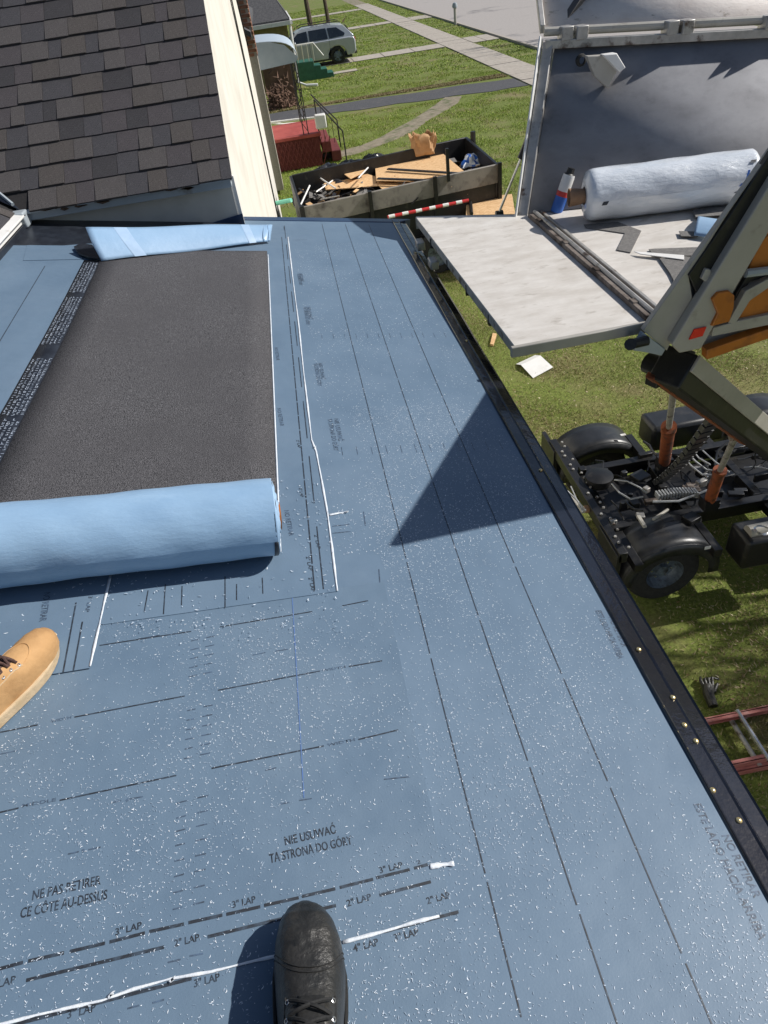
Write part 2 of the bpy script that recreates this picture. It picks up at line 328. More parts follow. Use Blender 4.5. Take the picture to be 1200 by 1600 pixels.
# ------------------------------------------------------------------ low roof we stand on
SL = NR.x/NR.z
low = thing('low_roof_extension', 'low sloped extension roof covered in blue self-adhered membrane with black metal edge', 'roof', (0, 1, 0))
b = MB(); b.prism([RP(-1.8, -2.5, -.004), RP(.64, -2.5, -.004), RP(.66, 5.02, -.004), RP(-1.8, 5.02, -.004)], NR*-.12); b.build('deck', wood, low)
b = MB(); b.box((-.6, 1.2, 1.48), (2.4, 7.4, 2.94)); b.build('wall', stucco, low)
def sheet(name, poly, k, th, mat, parent, lab=None):
    b = MB(); b.prism([RP(x, y, k) for x, y in poly], NR*-th); o = b.build(name, mat, parent, smooth=False)
    if lab: o['label'] = lab
    return o
S1 = sheet('membrane_sheet', [(-.72, -2.4), (.66, -2.4), (.655, 4.98), (-.42, 4.98), (-.42, 4.2), (-.72, 4.2)], .0015, .003, membrane, low, 'long sheet running away along the outer edge')
a0 = rf(-420, 1610)
def S0p(x, y0): return y0+(x+.766)*.1034
S0 = sheet('membrane_sheet', [(-1.79, -2.2), (.035, -2.2), (.035, S0p(.035, 1.30)), (-1.79, S0p(-1.79, 1.30))], .0035, .002, membrane2, low, 'nearest sheet with lap markings and white flecks')
p1, p2, p3 = rf(527, 926), rf(161, 978), rf(260, 960)
xe = p1[0]
S2 = sheet('membrane_sheet', [p2, p1, (-.1+.0, 4.75), (-1.25, 4.75), (-1.25, 1.6)], .0058, .0022, membrane, low, 'sheet under the dark cap sheet')
q1, q2 = rf(141, 1047), rf(172, 905)
S3 = sheet('membrane_sheet', [(-1.79, q1[1]-.12), q1, (q2[0], 1.7), (-1.2, 1.75), (-1.2, 4.42), (-1.79, 4.42)], .0085, .0022, membrane, low, 'left hand sheet beside the printed black strip')
S4 = sheet('membrane_sheet', [rf(37, 410), rf(128, 408), rf(139, 387), rf(43, 386)], .0112, .002, membrane, low, 'small patch sheet at the valley corner')
# printed lines and lettering
def seg(b, p, q, wd, k):
    p, q = Vector(p), Vector(q); d = (q-p).normalized(); n = Vector((-d.y, d.x))*wd/2
    b.poly([RP(*(p-n), k), RP(*(q-n), k), RP(*(q+n), k), RP(*(p+n), k)])
def one(p, q, wd, k, mat, parent):
    b = MB(); seg(b, p, q, wd, k); return b.build('printed_line', mat, parent, smooth=False)
def px_lines(L, wd, k, name, mat, parent):
    if name == 'ruler_tick':
        b = MB()
        for (x0, y0, x1, y1) in L: seg(b, rf(x0, y0), rf(x1, y1), wd, k)
        return tag(b.build(name, mat, parent, smooth=False), kind='stuff')
    for (x0, y0, x1, y1) in L: one(rf(x0, y0), rf(x1, y1), wd, k, mat, parent)
L0 = [(156, 1010, 299, 988), (344, 981, 488, 957), (535, 948, 575, 940), (0, 1146, 60, 1134), (117, 1122, 289, 1089), (341, 1080, 500, 1050), (545, 1043, 597, 1034),
      (0, 1271, 30, 1264), (94, 1252, 276, 1213), (331, 1202, 506, 1167), (560, 1157, 622, 1142)]
px_lines(L0, .0034, .0042, 'printed_line', ink, S0)
T1 = [(0, 1515, 37, 1505), (45, 1503, 101, 1490), (110, 1488, 165, 1475), (172, 1473, 227, 1459), (234, 1457, 288, 1445), (295, 1443, 348, 1431), (354, 1430, 407, 1418), (413, 1416, 467, 1404),
      (472, 1402, 524, 1390), (531, 1388, 583, 1375), (588, 1373, 640, 1360), (647, 1358, 668, 1352), (42, 1533, 257, 1481), (325, 1465, 525, 1416), (593, 1400, 673, 1379), (600, 1457, 716, 1426), (0, 1608, 300, 1530)]
px_lines(T1, .0058, .0042, 'printed_line', ink, S0)
TK = []
for i, yy in enumerate([160, 230, 293, 360, 432, 505, 580, 658]):
    TK += [(277-i*.9, 1200+yy/3+3, 292-i*.9, 1200+yy/3-1), (309-i*.9, 1200+yy/3-5, 326-i*.9, 1200+yy/3-9)]
TK += [(263, 1505, 283, 1500), (297, 1495, 318, 1491), (200, 1577, 218, 1572), (239, 1568, 257, 1563), (174, 1256, 190, 1252), (203, 1250, 224, 1246), (107, 1336, 124, 1332), (139, 1329, 158, 1325)]
for i in range(5): TK += [(299-i, 1003+14*i, 312-i, 1000+14*i), (322-i, 998+14*i, 336-i, 995+14*i)]
for i in range(6): TK += [(293-i, 1112+15*i, 306-i, 1109+15*i), (318-i, 1106+15*i, 333-i, 1103+15*i)]
TK += [(437, 1258, 452, 1255), (468, 1252, 487, 1249), (415, 1205, 432, 1201), (395, 1025, 415, 1021), (430, 1019, 450, 1016), (600, 1219, 640, 1215), (216, 1000, 250, 994), (0, 1180, 28, 1174)]
px_lines(TK, .0026, .0042, 'ruler_tick', ink2, S0)
def rx(u, v): return rf(u, v)[0]
b = MB()
for xl, brk in ((rx(640, 896), [.30, .54, 1.10, 1.47, 2.28, 3.25]), (rx(760, 1000), [.46, .77, 1.22, 1.87, 2.63, 3.52]), (rx(880, 1060), [.355, .70, 1.0, 1.42, 2.22, 3.15])):
    ys = [-.6]+brk+[4.92]
    for q_ in range(len(ys)-1): one((xl, ys[q_]+.008), (xl, ys[q_+1]-.008), .0029, .0022, ink, S1)
b = MB()
xa, xb = rx(492, 928), rx(506, 928)
y = p1[1]+.012
while y < 4.6:
    one((xa, y), (xa, y+.1), .0042, .0064, ink, S2); y += .108
y = p1[1]+.012
while y < 4.6:
    one((xb, y), (xb, y+.28), .0038, .0064, ink, S2); y += .4
for (u0, v0, u1, v1) in [(259, 915, 256, 962), (352, 903, 352, 952), (232, 925, 226, 958), (285, 918, 284, 948), (370, 915, 370, 940), (410, 905, 411, 930)]:
    one(rf(u0, v0), rf(u1, v1), .003, .0064, ink, S2)
b = MB()
for (u0, v0, u1, v1) in [(120, 945, 100, 1054), (130, 975, 116, 1051)]: one(rf(u0, v0), rf(u1, v1), .0038, .0092, ink, S3)
p, q = rf(71, 418), rf(0, 537); one((p[0], p[1]), (p[0]+(q[0]-p[0])*2, p[1]+(q[1]-p[1])*2), .004, .0092, ink, S3)
b = MB()
for i in range(26):
    for xx in (.2, .26, .32, .4): 
        if random.random() < .8: pass
for j, yy in enumerate((3.05, 2.05)):
    for i in range(12): seg(b, (-.02+i*.055, yy), (-.02+i*.055, yy+.055), .002, .0022)
for (u0, v0, u1, v1) in [(519, 823, 546, 820), (519, 834, 548, 831), (448, 376, 480, 375), (592, 890, 597, 960), (568, 800, 571, 822)]: seg(b, rf(u0, v0), rf(u1, v1), .003, .0022)
tag(b.build('ruler_tick', ink2, S1, smooth=False), kind='stuff')
def text(s, a, c, hgt, k, parent, mat=ink):
    """lettering printed on the sheet, baseline from a to c (roof plan coordinates)"""
    cu = bpy.data.curves.new('printed_text', 'FONT'); cu.body = s; cu.size = 1; cu.resolution_u = 3; cu.offset = .012
    to = bpy.data.objects.new('t', cu); me = bpy.data.meshes.new_from_object(to)
    bpy.data.objects.remove(to)
    co_ = np.zeros(len(me.vertices)*3); me.vertices.foreach_get('co', co_); co_ = co_.reshape(-1, 3)
    mn, mxx = co_[:, 0].min(), co_[:, 0].max()
    A, B = RP(*a, k), RP(*c, k); ex = (B-A); L = ex.length; ex.normalize(); ey = NR.cross(ex)
    X = (co_[:, 0]-mn)/(mxx-mn)*L; Yv = co_[:, 1]/.73*hgt
    P = np.array(A)[None]+X[:, None]*np.array(ex)[None]+Yv[:, None]*np.array(ey)[None]
    me.vertices.foreach_set('co', P.ravel()); me.materials.clear(); me.materials.append(mat); me.update()
    o = bpy.data.objects.new('printed_text', me); C.objects.link(o); setpar(o, parent); return o
def ptext(s, u0, v0, u1, v1, h, k=.0042, parent=None, mat=ink): return text(s, rf(u0, v0), rf(u1, v1), h, k, parent or S0, mat)
ptext('NE PAS RETIRER', 51, 1408, 158, 1383, .0185); ptext('CE CÔTE AU-DESSUS', 32, 1436, 168, 1406, .0185)
ptext('NIE USUWAĆ', 446, 1322, 526, 1303, .0185); ptext('TĄ STRONĄ DO GÓRY', 422, 1350, 551, 1320, .0185)
for s, u0, v0, u1, v1 in [('3" LAP', 181, 1463, 222, 1452), ('2" LAP', 273, 1481, 312, 1471), ('3" LAP', 364, 1420, 400, 1411), ('3" LAP', 594, 1366, 630, 1357), ('2" LAP', 543, 1418, 581, 1407),
                          ('4" LAP', 553, 1489, 592, 1478), ('3" LAP', 617, 1472, 655, 1462), ('3" LAP', 304, 1544, 344, 1533), ('3" LAP', 106, 1593, 150, 1581), ('2" LAP', -22, 1550, 25, 1537), ('2" LAP', 668, 1414, 704, 1404)]:
    ptext(s, u0, v0, u1, v1, .0125)
for s, u0, v0, u1, v1 in [('MIDDLE', 35, 1263, 88, 1253), ('WIDTH', 80, 1131, 112, 1124), ('WIDTH', 503, 1051, 540, 1045), ('WIDTH', 512, 1168, 555, 1159), ('6', 197, 1254, 202, 1253), ('9', 128, 1334, 133, 1333), ('2', 652, 1352, 658, 1350)]:
    ptext(s, u0, v0, u1, v1, .0075, mat=ink2)
ptext('ESTE LADO HACIA ARRIBA', 1083, 1257, 1186, 1470, .0185, .0022, S1, ink2); ptext('NO RETIRAR', 1127, 1306, 1178, 1404, .0185, .0022, S1, ink2)
ptext('ESTE LADO HACIA ARRIBA', 930, 955, 966, 1030, .0185, .0022, S1, ink2); ptext('NO RETIRAR', 950, 965, 972, 1012, .0185, .0022, S1, ink2)
for (u, v, du, dv) in [(512, 655, 10, 50), (490, 568, 7, 36), (474, 480, 5, 28), (464, 428, 4, 18)]:
    ptext('TĄ STRONĄ DO GÓRY', u, v, u+du, v+dv, .0185, .0022, S1, ink2); ptext('NIE USUWAĆ', u+10*dv/50, v, u+10*dv/50+du*.7, v+dv*.7, .0185, .0022, S1, ink2)
for (u, v, du, dv) in [(444, 800, 8, 40), (433, 640, 5, 28), (429, 545, 3, 20)]: ptext('NO RETIRAR', u, v, u+du, v+dv, .016, .0064, S2, ink2)
for (u, v, du, dv) in [(491, 838, 5, 22), (478, 872, 5, 22), (482, 905, 5, 22), (467, 765, 3, 14), (463, 690, 3, 12)]: ptext('2" LAP', u, v, u+du, v+dv, .011, .0064, S2, ink)
ptext('NO RETIRAR', 70, 930, 63, 975, .018, .0092, S3, ink2); ptext('3" LAP', 140, 935, 134, 960, .011, .0092, S3, ink2)
# chalk line
b = MB(); seg(b, rf(456.5, 930), rf(475, 1248), .0022, .0046); b.build('chalk_line', chalk, S0, smooth=False)
# pale flecks shed on the membrane: curved slivers
def flecks(n, xr, yr, k, size, dens=None):
    b = MB(); cnt = 0
    while cnt < n:
        x, y = random.uniform(*xr), random.uniform(*yr)
        q = .62+.22*math.sin(x*9+2*math.sin(y*5))+.22*math.sin(y*8.3+1.7*math.sin(x*7))
        if random.random() > q: 
            cnt += .4; continue
        cnt += 1; a = random.uniform(0, 6.283) if random.random() < .5 else random.choice((1.45, .1))+random.gauss(0, .35)
        L = size*random.choice((.35, .5, .6, .9, 1.3)); wd = size*random.uniform(.09, .2); cv = random.uniform(-.9, .9)
        pts = []
        for t in (0, .5, 1):
            aa = a+cv*(t-.5)
            pts.append((x+math.cos(aa)*L*(t-.5), y+math.sin(aa)*L*(t-.5)-0*t, aa))
        lft = [RP(px-math.sin(aa)*wd*(1 if i == 1 else .4), py+math.cos(aa)*wd*(1 if i == 1 else .4), k) for i, (px, py, aa) in enumerate(pts)]
        rgt = [RP(px+math.sin(aa)*wd*(1 if i == 1 else .4), py-math.cos(aa)*wd*(1 if i == 1 else .4), k) for i, (px, py, aa) in enumerate(pts)]
        b.add(lft+rgt, [(0, 1, 4, 3), (1, 2, 5, 4)])
    return b
tag(flecks(19000, (-1.3, .04), (.15, 1.3), .0048, .0045).build('pale_flecks', fleckm, low, smooth=False), kind='stuff')
tag(flecks(17000, (.04, .63), (.15, 2.4), .0026, .0045).build('pale_flecks', fleckm, low, smooth=False), kind='stuff')
tag(flecks(8000, (-.09, .62), (1.5, 4.5), .0026, .006).build('pale_flecks', fleckm, low, smooth=False), kind='stuff')
tag(flecks(1100, (-1.2, -.1), (1.2, 1.9), .0093, .008).build('pale_flecks', fleckm, low, smooth=False), kind='stuff')
# black drip edge with nails and a fascia board
b = MB()
xe0 = lambda y: .652-.009*(y-1)
def drip(i, j):
    y = -2.4+i*7.42; x0 = xe0(y)
    prof = [(0, .004), (.004, .0075), (.009, .004), (.045, .0035), (.05, .006), (.055, .0028), (.09, .0), (.094, .004), (.099, -.004), (.1, -.09), (.108, -.1)]
    t = j*10; k0 = int(min(t, 9)); f = t-k0; a, c = prof[k0], prof[k0+1]
    return RP(x0+a[0]+(c[0]-a[0])*f, y, a[1]+(c[1]-a[1])*f+.0012*math.sin(y*9+j*5)*(1 if j < .95 else 0))
b.grid(drip, 90, 10); b.build('drip_edge', blackmetal, low, thick=.0016, ang=18)
b = MB(); b.prism([RP(-.44, 4.97, .006), RP(.66, 4.97, .006), RP(.76, 5.05, .006), RP(-.44, 5.05, .006)], NR*-.1); b.build('drip_edge', bluemetal, low, bevel=.004)
nm = MB().lathe([(0, .005), (.004, .0045), (.0065, .0025), (.0072, 0)], (0, 0, 0), NR, 10).mesh('nail', nailm)
npos = [rf(u, v) for u, v in [(997, 1017), (1068, 1135), (1112, 1237), (1153, 1284), (1050, 1092), (1086, 1160)]]+[(.70-.009*y, y) for y in (1.9, 3.0, 4.3)]
for x, y in npos:
    o = bpy.data.objects.new('nail', nm); C.objects.link(o); o.location = RP(x, y, .0055); setpar(o, low)
b = MB(); b.box((.655, 1.2, 2.9), (.03, 7.5, .19)); b.build('fascia_board', whitep, low)
# white release film strips
def strip(name, pts, wd, k, label, cat='film strip', mat=whitefilm, kn=()):
    P = [Vector(rf(*p)) for p in pts]; b = MB(); Lq = []; Rq = []
    fine = []
    for i in range(len(P)-1):
        for t in np.linspace(0, 1, 7)[:-1]: fine.append(P[i].lerp(P[i+1], t))
    fine.append(P[-1])
    for i, p in enumerate(fine):
        d = (fine[min(i+1, len(fine)-1)]-fine[max(i-1, 0)]).normalized(); n = Vector((-d.y, d.x)); ww = wd*(.8+.22*math.sin(i*.6)+.1*math.sin(i*1.9)); lift = .0004+.0008*abs(math.sin(i*.35))
        Lq.append(RP(*(p-n*ww/2), k+lift)); Rq.append(RP(*(p+n*ww/2), k+.001+lift*.4))
    n = len(fine)
    b.add(Lq+Rq, [(i, i+1, n+i+1, n+i) for i in range(n-1)])
    for (u, v) in kn:
        x, y = rf(u, v)
        for j in range(4):
            a = random.uniform(0, 6.28); b.add([RP(x, y, k+.004), RP(x+.009*math.cos(a*.3), y+.005*math.sin(a), k+.006), RP(x+.007*math.cos(a*.3+.9), y+.006*math.sin(a+.9), k+.002), RP(x-.008*math.cos(a), y, k+.002)], [(0, 1, 2, 3)])
    o = b.build(name, mat, None, thick=.0005); return tag(o, label, cat, 'white release film strips on the membrane')
strip('release_film_strip', [(450, 372), (458, 440), (467, 512), (474, 580), (481, 640), (487, 690), (494, 708), (502, 750), (512, 806), (519, 860), (527, 926)], .0075, .0066, 'longest white film strip, running away from the sheet corner beside the dark cap sheet', kn=[(491, 702)])
strip('release_film_strip', [(514, 806), (530, 803), (543, 801)], .0085, .003, 'very short white film tab branching right off the longest strip', kn=[(541, 802)])
strip('release_film_strip', [(174, 903), (163, 950), (152, 1000), (142, 1045)], .0075, .0095, 'white film strip between the roll and the toe of the tan boot')
strip('release_film_strip', [(-10, 1606), (57, 1588), (110, 1576), (160, 1565), (210, 1547), (267, 1531), (330, 1520), (398, 1503), (455, 1490)], .0055, .0045, 'knotted white film strip at the bottom left ending behind the black boot', kn=[(173, 1557), (268, 1533)])
strip('release_film_strip', [(535, 1474), (600, 1457), (650, 1442), (686, 1433)], .007, .0045, 'white film strip just right of the black boot toe')
strip('release_film_strip', [(671, 1356), (690, 1353), (709, 1351)], .011, .0045, 'torn white film scrap at the right end of the thick dashed line')
# ------------------------------------------------------------------ cap sheet roll
cr = thing('membrane_roll', 'partly unrolled roll of dark granulated cap sheet with light blue backing lying on the roof', 'roofing roll', RP(-.75, 1.6, .01))
CL = lambda y: rf(155, 418)[0]+(4.35-y)*(-.0)
c_tl, c_tr = rf(157, 410), rf(417, 380); c_bl, c_br = rf(-60, 800), rf(432, 770)
yb = 1.53
xl0, xl1 = rf(155, 418)[0], rf(0, 740)[0]
def capx(y, side):
    if side: return rf(417, 383)[0]+(rf(432, 765)[0]-rf(417, 383)[0])*(4.4-y)/(4.4-1.87)
    return xl0+(xl1-xl0)*(4.05-y)/(4.05-2.02)+.004*math.sin(y*2.4)
b = MB()
b.grid(lambda i, j: RP(capx(yb+i*2.76, 0)+(capx(yb+i*2.76, 1)-capx(yb+i*2.76, 0))*j, yb+i*2.76, .0145+.0016*math.sin(i*9+j*3)), 40, 8)
b.build('cap_sheet', capm, cr, thick=.004)
b = MB()
b.grid(lambda i, j: RP(capx(yb+i*2.7, 1)+.002+j*.0055, yb+i*2.7, .013), 30, 1); b.build('edge_film', whitefilm, cr, thick=.0012)
ps = thing('side_lap_film', 'black film strip with rows of tiny white print along the dark cap sheet', 'film strip', RP(-1.24, 3, .01))
b = MB(); b.grid(lambda i, j: RP(capx(1.7+i*2.42, 0)-.092+j*.1, 1.7+i*2.42, .0112+.0005*math.sin(i*30)), 40, 2); b.build('film', blackfilm, ps, thick=.001)
b = MB()
for row in range(5):
    y = 1.8
    while y < 4.08:
        L = random.uniform(.004, .016); 
        if not (2.86 < y < 3.0 or 3.55 < y < 3.62 or 2.35 < y < 2.38):
            x = capx(y, 0)-.084+row*.0165
            h = random.choice((.0085, .0085, .006, .011))
            b.poly([RP(x, y, .0122), RP(x+h, y, .0122), RP(x+h, y+.0028, .0122), RP(x, y+.0028, .0122)])
            if random.random() < .6: b.poly([RP(x+(0 if random.random() < .5 else h-.0028), y, .0122), RP(x+(.0028 if random.random() < 0 else .0028), y, .0122), RP(x+.0028, y+L, .0122), RP(x, y+L, .0122)])
            if random.random() < .5: b.poly([RP(x+h-.0026, y, .0122), RP(x+h, y, .0122), RP(x+h, y+L*.8, .0122), RP(x+h-.0026, y+L*.8, .0122)])
        y += L+random.choice((.004, .005, .012))
b.build('printed_rows', whiteink, ps, smooth=False)
# roll cylinder
RR = .114
pA = RP(-1.30, 1.462, RR+.016); pB = RP(-.272, 1.556, RR+.016)
ax = (pB-pA); AL = ax.length; ax.normalize(); nn = NR.copy(); tt = ax.cross(nn).normalized()
def cyl(t, th, r): return pA+ax*t+(nn*math.sin(th)+tt*math.cos(th))*r
b = MB()
b.grid(lambda i, j: cyl(i*AL, j*2*math.pi, RR*(1-.008*math.sin(j*4*math.pi+.7))+.0018*math.sin(i*13+2*math.sin(j*4*math.pi))*math.exp(-((i-.55)*3)**2)+.0008*math.sin(i*41+j*6*math.pi)), 60, 48)
b.build('roll_body', rollfilm, cr, ang=80)
b = MB(); turns = 9
for w_ in range(2):
    def sp(i, j, w_=w_):
        th = i*turns*2*math.pi+w_*3.1; r = .042+(RR-.040)*i; return cyl(AL-.010+.012*(1-i)**1.2+j*(.011 if w_ == 0 else .014)*(1+.14*math.sin(th*1.7)+.1*math.sin(th*7.3)), th, r-w_*.0025)
    b.grid(sp, 420, 1, m=w_)
b.lathe([(.03, -.004), (RR-.001, -.003)], pA+ax*AL, ax, 40, m=0)
b.build('wound_edge', [blackfilm, film], cr, thick=.0018, ang=80)
b = MB(); b.lathe([(.04, -.02), (.042, .02), (.033, .02), (.033, -.03), (.0, -.03)], pA+ax*AL, ax, 24); b.build('core', orangem, cr)
# turned-up flap at far end
fl = thing('membrane_flap', 'light blue turned-up membrane end with two pale tape strips beyond the dark cap sheet', 'membrane flap', RP(-.75, 4.3, .02))
bl, brr = rf(160, 414), rf(424, 382)
BLp, BRp = RP(bl[0], bl[1], .022), RP(brr[0]-.01, brr[1], .018)
TLp = pl(134, 356, 1, bl[1]+.17); TRp = pl(424, 350, 1, brr[1]+.15)
def flapF(i, j, e=0):
    a = BLp.lerp(BRp, i); c = TLp.lerp(TRp, i); p = a.lerp(c, j); bulge = math.sin(j*math.pi)*.02
    return p+Vector((0, -1, .4)).normalized()*(bulge+e)+Vector((0, 0, .004*math.sin(i*9+j*2)))
b = MB(); b.grid(flapF, 30, 10); b.build('film', film, fl, thick=.003)
for (i0, i1) in ((.135, .20), (.82, .865)):
    b = MB(); b.grid(lambda i, j: flapF(i0+(i1-i0)*i+.05*(1-j), j, .0035), 3, 10); b.build('tape_strip', tape, fl)
b = MB(); b.grid(lambda i, j: flapF(.955+.05*i, j, -.002+.012*math.sin(i*9+j*3)), 4, 10); b.build('curled_edge', film, fl, thick=.002)
b = MB()
pts = [rf(*p) for p in [(117, 393), (128, 388), (145, 390), (158, 402), (156, 412), (138, 409), (124, 404)]]
b.prism([RP(x, y, .03) for x, y in pts], NR*-.006); tag(b.build('felt_scrap', blackfilm), 'torn black felt scrap at the left end of the turned-up blue flap', 'scrap')
# ------------------------------------------------------------------ main house
SLP = .745; PH = math.atan(SLP); EY = 4.78; EZ = 3.60; HX = -.43; HY1 = 14.6
house = thing('main_house', 'cream stucco house with dark shingle roof rising behind the low blue roof', 'house', (-3, 9, 0))
RZ = lambda y: EZ+(y-EY)*SLP
RIDGE = 9.7
b = MB(); b.prism([(HX, 4.9, 0), (HX, HY1, 0), (HX, HY1, EZ-.06), (HX, RIDGE, RZ(RIDGE)-.08), (HX, 4.9, RZ(4.9)-.08)], (-6.5, 0, 0)); b.build('wall', stucco, house)
b = MB(); b.box((HX+.012, 5.6, 1.9), (.02, .9, 1.1)); 
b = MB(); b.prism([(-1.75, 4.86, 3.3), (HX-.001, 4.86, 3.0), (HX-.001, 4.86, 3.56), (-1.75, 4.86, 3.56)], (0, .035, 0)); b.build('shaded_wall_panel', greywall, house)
b = MB(); b.box((HX+.012, 4.885, 3.35), (.03, .04, .42)); b.build('corner_trim', whitep, house)
b = MB(); b.prism([(-1.78, EY, EZ-.085), (HX+.012, EY, EZ-.085), (HX+.012, EY, EZ-.02), (-1.78, EY, EZ-.02)], (0, .02, 0)); b.prism([(-1.78, EY+.02, EZ-.085), (HX+.012, EY+.02, EZ-.085), (HX+.012, 4.86, EZ-.075), (-1.78, 4.86, EZ-.075)], (0, 0, .01))
b.build('eave_fascia', alum, house, bevel=.004)
b = MB(); b.prism([(-1.78, EY-.028, EZ-.028), (HX+.014, EY-.028, EZ-.028), (HX+.014, EY+.03, EZ-.006), (-1.78, EY+.03, EZ-.006)], (0, 0, -.008)); b.build('eave_flashing', alum, house)
for i in range(14):
    b = MB(); x = random.uniform(-1.65, -.7); wd = random.uniform(.03, .13); z = EZ-.022-random.uniform(0, .02); hh = random.uniform(.006, .018)
    b.poly([(x, EY-.0305, z), (x+wd*.4, EY-.0305, z-hh*.8), (x+wd, EY-.0305, z-hh*.3), (x+wd*.8, EY-.0305, z+hh*.4), (x+wd*.2, EY-.0305, z+hh*.5)])
    b.build('rust_stain', stainm, house, smooth=False)
b = MB(); b.prism([(-1.75, EY, EZ-.012), (HX+.02, EY, EZ-.012), (HX+.02, RIDGE, RZ(RIDGE)-.012), (-1.75-(RIDGE-EY), RIDGE, RZ(RIDGE)-.012)], (0, 0, -.03)); b.build('roof', shbase, house)
b = MB(); b.prism([(HX+.02, RIDGE, RZ(RIDGE)-.012), (HX+.02, HY1+.2, EZ-.1), (-6.9, HY1+.2, EZ-.1), (-6.9, RIDGE, RZ(RIDGE)-.012)], (0, 0, -.03)); b.build('rear_roof_slope', shbase, house)
b = MB(); b.prism([(HX+.003, EY+.1, EZ-.1), (HX+.003, RIDGE, RZ(RIDGE)-.1), (HX+.003, RIDGE, RZ(RIDGE)-.02), (HX+.003, EY+.1, RZ(EY+.1)-.02)], (.015, 0, 0)); b.build('rake_board', stucco, house)
# shingles one by one
EXP = .166
def shingle_mesh(wd, mat, ln=EXP+.03, th=.009):
    b = MB(); b.add([(0, 0, 0), (wd, 0, 0), (wd, ln, -.004), (0, ln, -.004), (.001, 0, th), (wd-.001, 0, th), (wd, ln, .001), (0, ln, .001)],
                    [(0, 3, 2, 1), (4, 5, 6, 7), (0, 1, 5, 4), (1, 2, 6, 5), (3, 0, 4, 7), (2, 3, 7, 6)])
    return b.mesh('shingle', mat, False)
SM = {}
def place_shingles(ori, ex, ey, length, rows, parent, x_from, x_to, wset=(.09, .12, .14, .16, .18, .2), dark=0):
    ez = ex.cross(ey); 
    for r in range(rows):
        x = x_from(r); end = x_to(r); last = -1
        while x < end-.03:
            wd = random.choice(wset); wd = min(wd, end-x)
            if end-(x+wd) < .06: wd = end-x
            wq = round(wd, 3); mi = random.choice([k for k in (0, 0, 1, 2, 3, 3, 4) if k != last]); last = mi; th = .009+.006*(mi % 2)
            key = (wq, mi)
            if key not in SM: SM[key] = shingle_mesh(wq-.002, sh[mi], th=th)
            o = bpy.data.objects.new('shingle', SM[key]); C.objects.link(o)
            p = ori+ex*x+ey*(r*EXP+random.uniform(-.003, .003)); q = ez*(.003)
            o.matrix_world = Matrix(((ex.x, ey.x, ez.x, p.x+q.x), (ex.y, ey.y, ez.y, p.y+q.y), (ex.z, ey.z, ez.z, p.z+q.z), (0, 0, 0, 1)))
            mw = o.matrix_world.copy(); setpar(o, parent); o.matrix_basis = mw
            x += wd
cp = math.cos(PH)
place_shingles(Vector((0, EY-.03, EZ-.012-.022)), Vector((1, 0, 0)), Vector((0, math.cos(PH), math.sin(PH))), 0, 12, house,
               lambda r: -1.69-r*EXP*cp+(-.05 if r % 2 else 0), lambda r: HX+.03)
# left wing
wing = thing('side_wing', 'left wing with white gutter board meeting the dark main roof at a metal valley', 'house wing', (-3, 3, 0))
WX = -1.74; WZ = RP(-1.74, 0, 0).z+.09
b = MB(); b.prism([(WX, EY-.02, WZ-.05), (WX, -3, WZ-.05), (WX, -3, WZ+.0), (WX, EY-.02, WZ+.0)], (-.02, 0, 0)); b.prism([(WX+.03, EY-.06, WZ), (WX+.03, -3, WZ), (WX-.03, -3, WZ+.012), (WX-.03, EY-.06, WZ+.012)], (0, 0, -.012)); b.build('gutter_board', whitep, wing, bevel=.003)
b = MB(); b.prism([(WX-.03, EY+.05, WZ+.0), (WX-.03, -3, WZ+.0), (WX-3, -3, WZ+2.97*SLP), (WX-3, EY+3, WZ+2.97*SLP)], (0, 0, -.03)); b.build('roof', shbase, wing)
b = MB(); b.box((WX-2.1, .9, 1.75), (4, 7.6, 3.4)); b.build('wall', stucco, wing)
ey = Vector((-math.cos(PH), 0, math.sin(PH))); exx = Vector((0, 1, 0))
SHold = random.getstate()
place_shingles(Vector((WX-.03, 0, WZ+.004)), exx, ey, 0, 6, wing, lambda r: 2.6+.1*r, lambda r: EY-.08+r*EXP*cp, wset=(.2, .3))
# valley flashing
vd = Vector((-1, 1, SLP)); v0 = Vector((WX, EY, WZ+.005))
for nm_, off, wd, mt in (('valley_flashing', -.02, .15, blackmetal),):
    b = MB(); a = v0; c = v0+vd*2.2
    b.add([a+Vector((-.1, 0, .07)), a+Vector((0, .0, .0)), a+Vector((.0, .0, .0))+Vector((0, .12, .12*SLP)), c+Vector((-.1, 0, .07)), c, c+Vector((0, .12, .12*SLP))], [(0, 1, 4, 3), (1, 2, 5, 4)])
    b.build(nm_, mt, wing, thick=.003)
b = MB(); b.tube([v0+Vector((-.04, 0, .045)), v0+vd*2.2+Vector((-.04, 0, .045))], .012, 6); b.build('valley_rib', alum, wing)
b = MB(); b.box((WX-.02, EY-.05, WZ-.03), (.1, .1, .09)); b.build('corner_boot', alum, wing, bevel=.01)
# dark felt upstands between membrane and walls, then a shaded membrane upturn
b = MB(); b.prism([RP(-1.78, 4.2, .005), RP(-.44, 4.6, .005), RP(-.44, 4.96, .02), RP(-1.78, 4.96, .02)], NR*-.005); b.build('wall_upstand', blackfilm, low, smooth=False)
b = MB(); b.prism([(WX+.008, -2, WZ-.13), (WX+.008, EY, WZ-.13), (WX+.008, EY, WZ-.05), (WX+.008, -2, WZ-.05)], (.004, 0, 0)); b.build('wall_upstand', blackfilm, low, smooth=False)
b = MB(); b.prism([(HX-.3, 4.853, 3.2), (HX+.03, 4.853, 3.2), (HX+.03, 4.853, 3.33), (HX-.3, 4.853, 3.29)], (0, -.004, 0)); b.build('wall_upstand', bluemetal, low, smooth=False)  # membrane upturn, its shade put into the navy colour
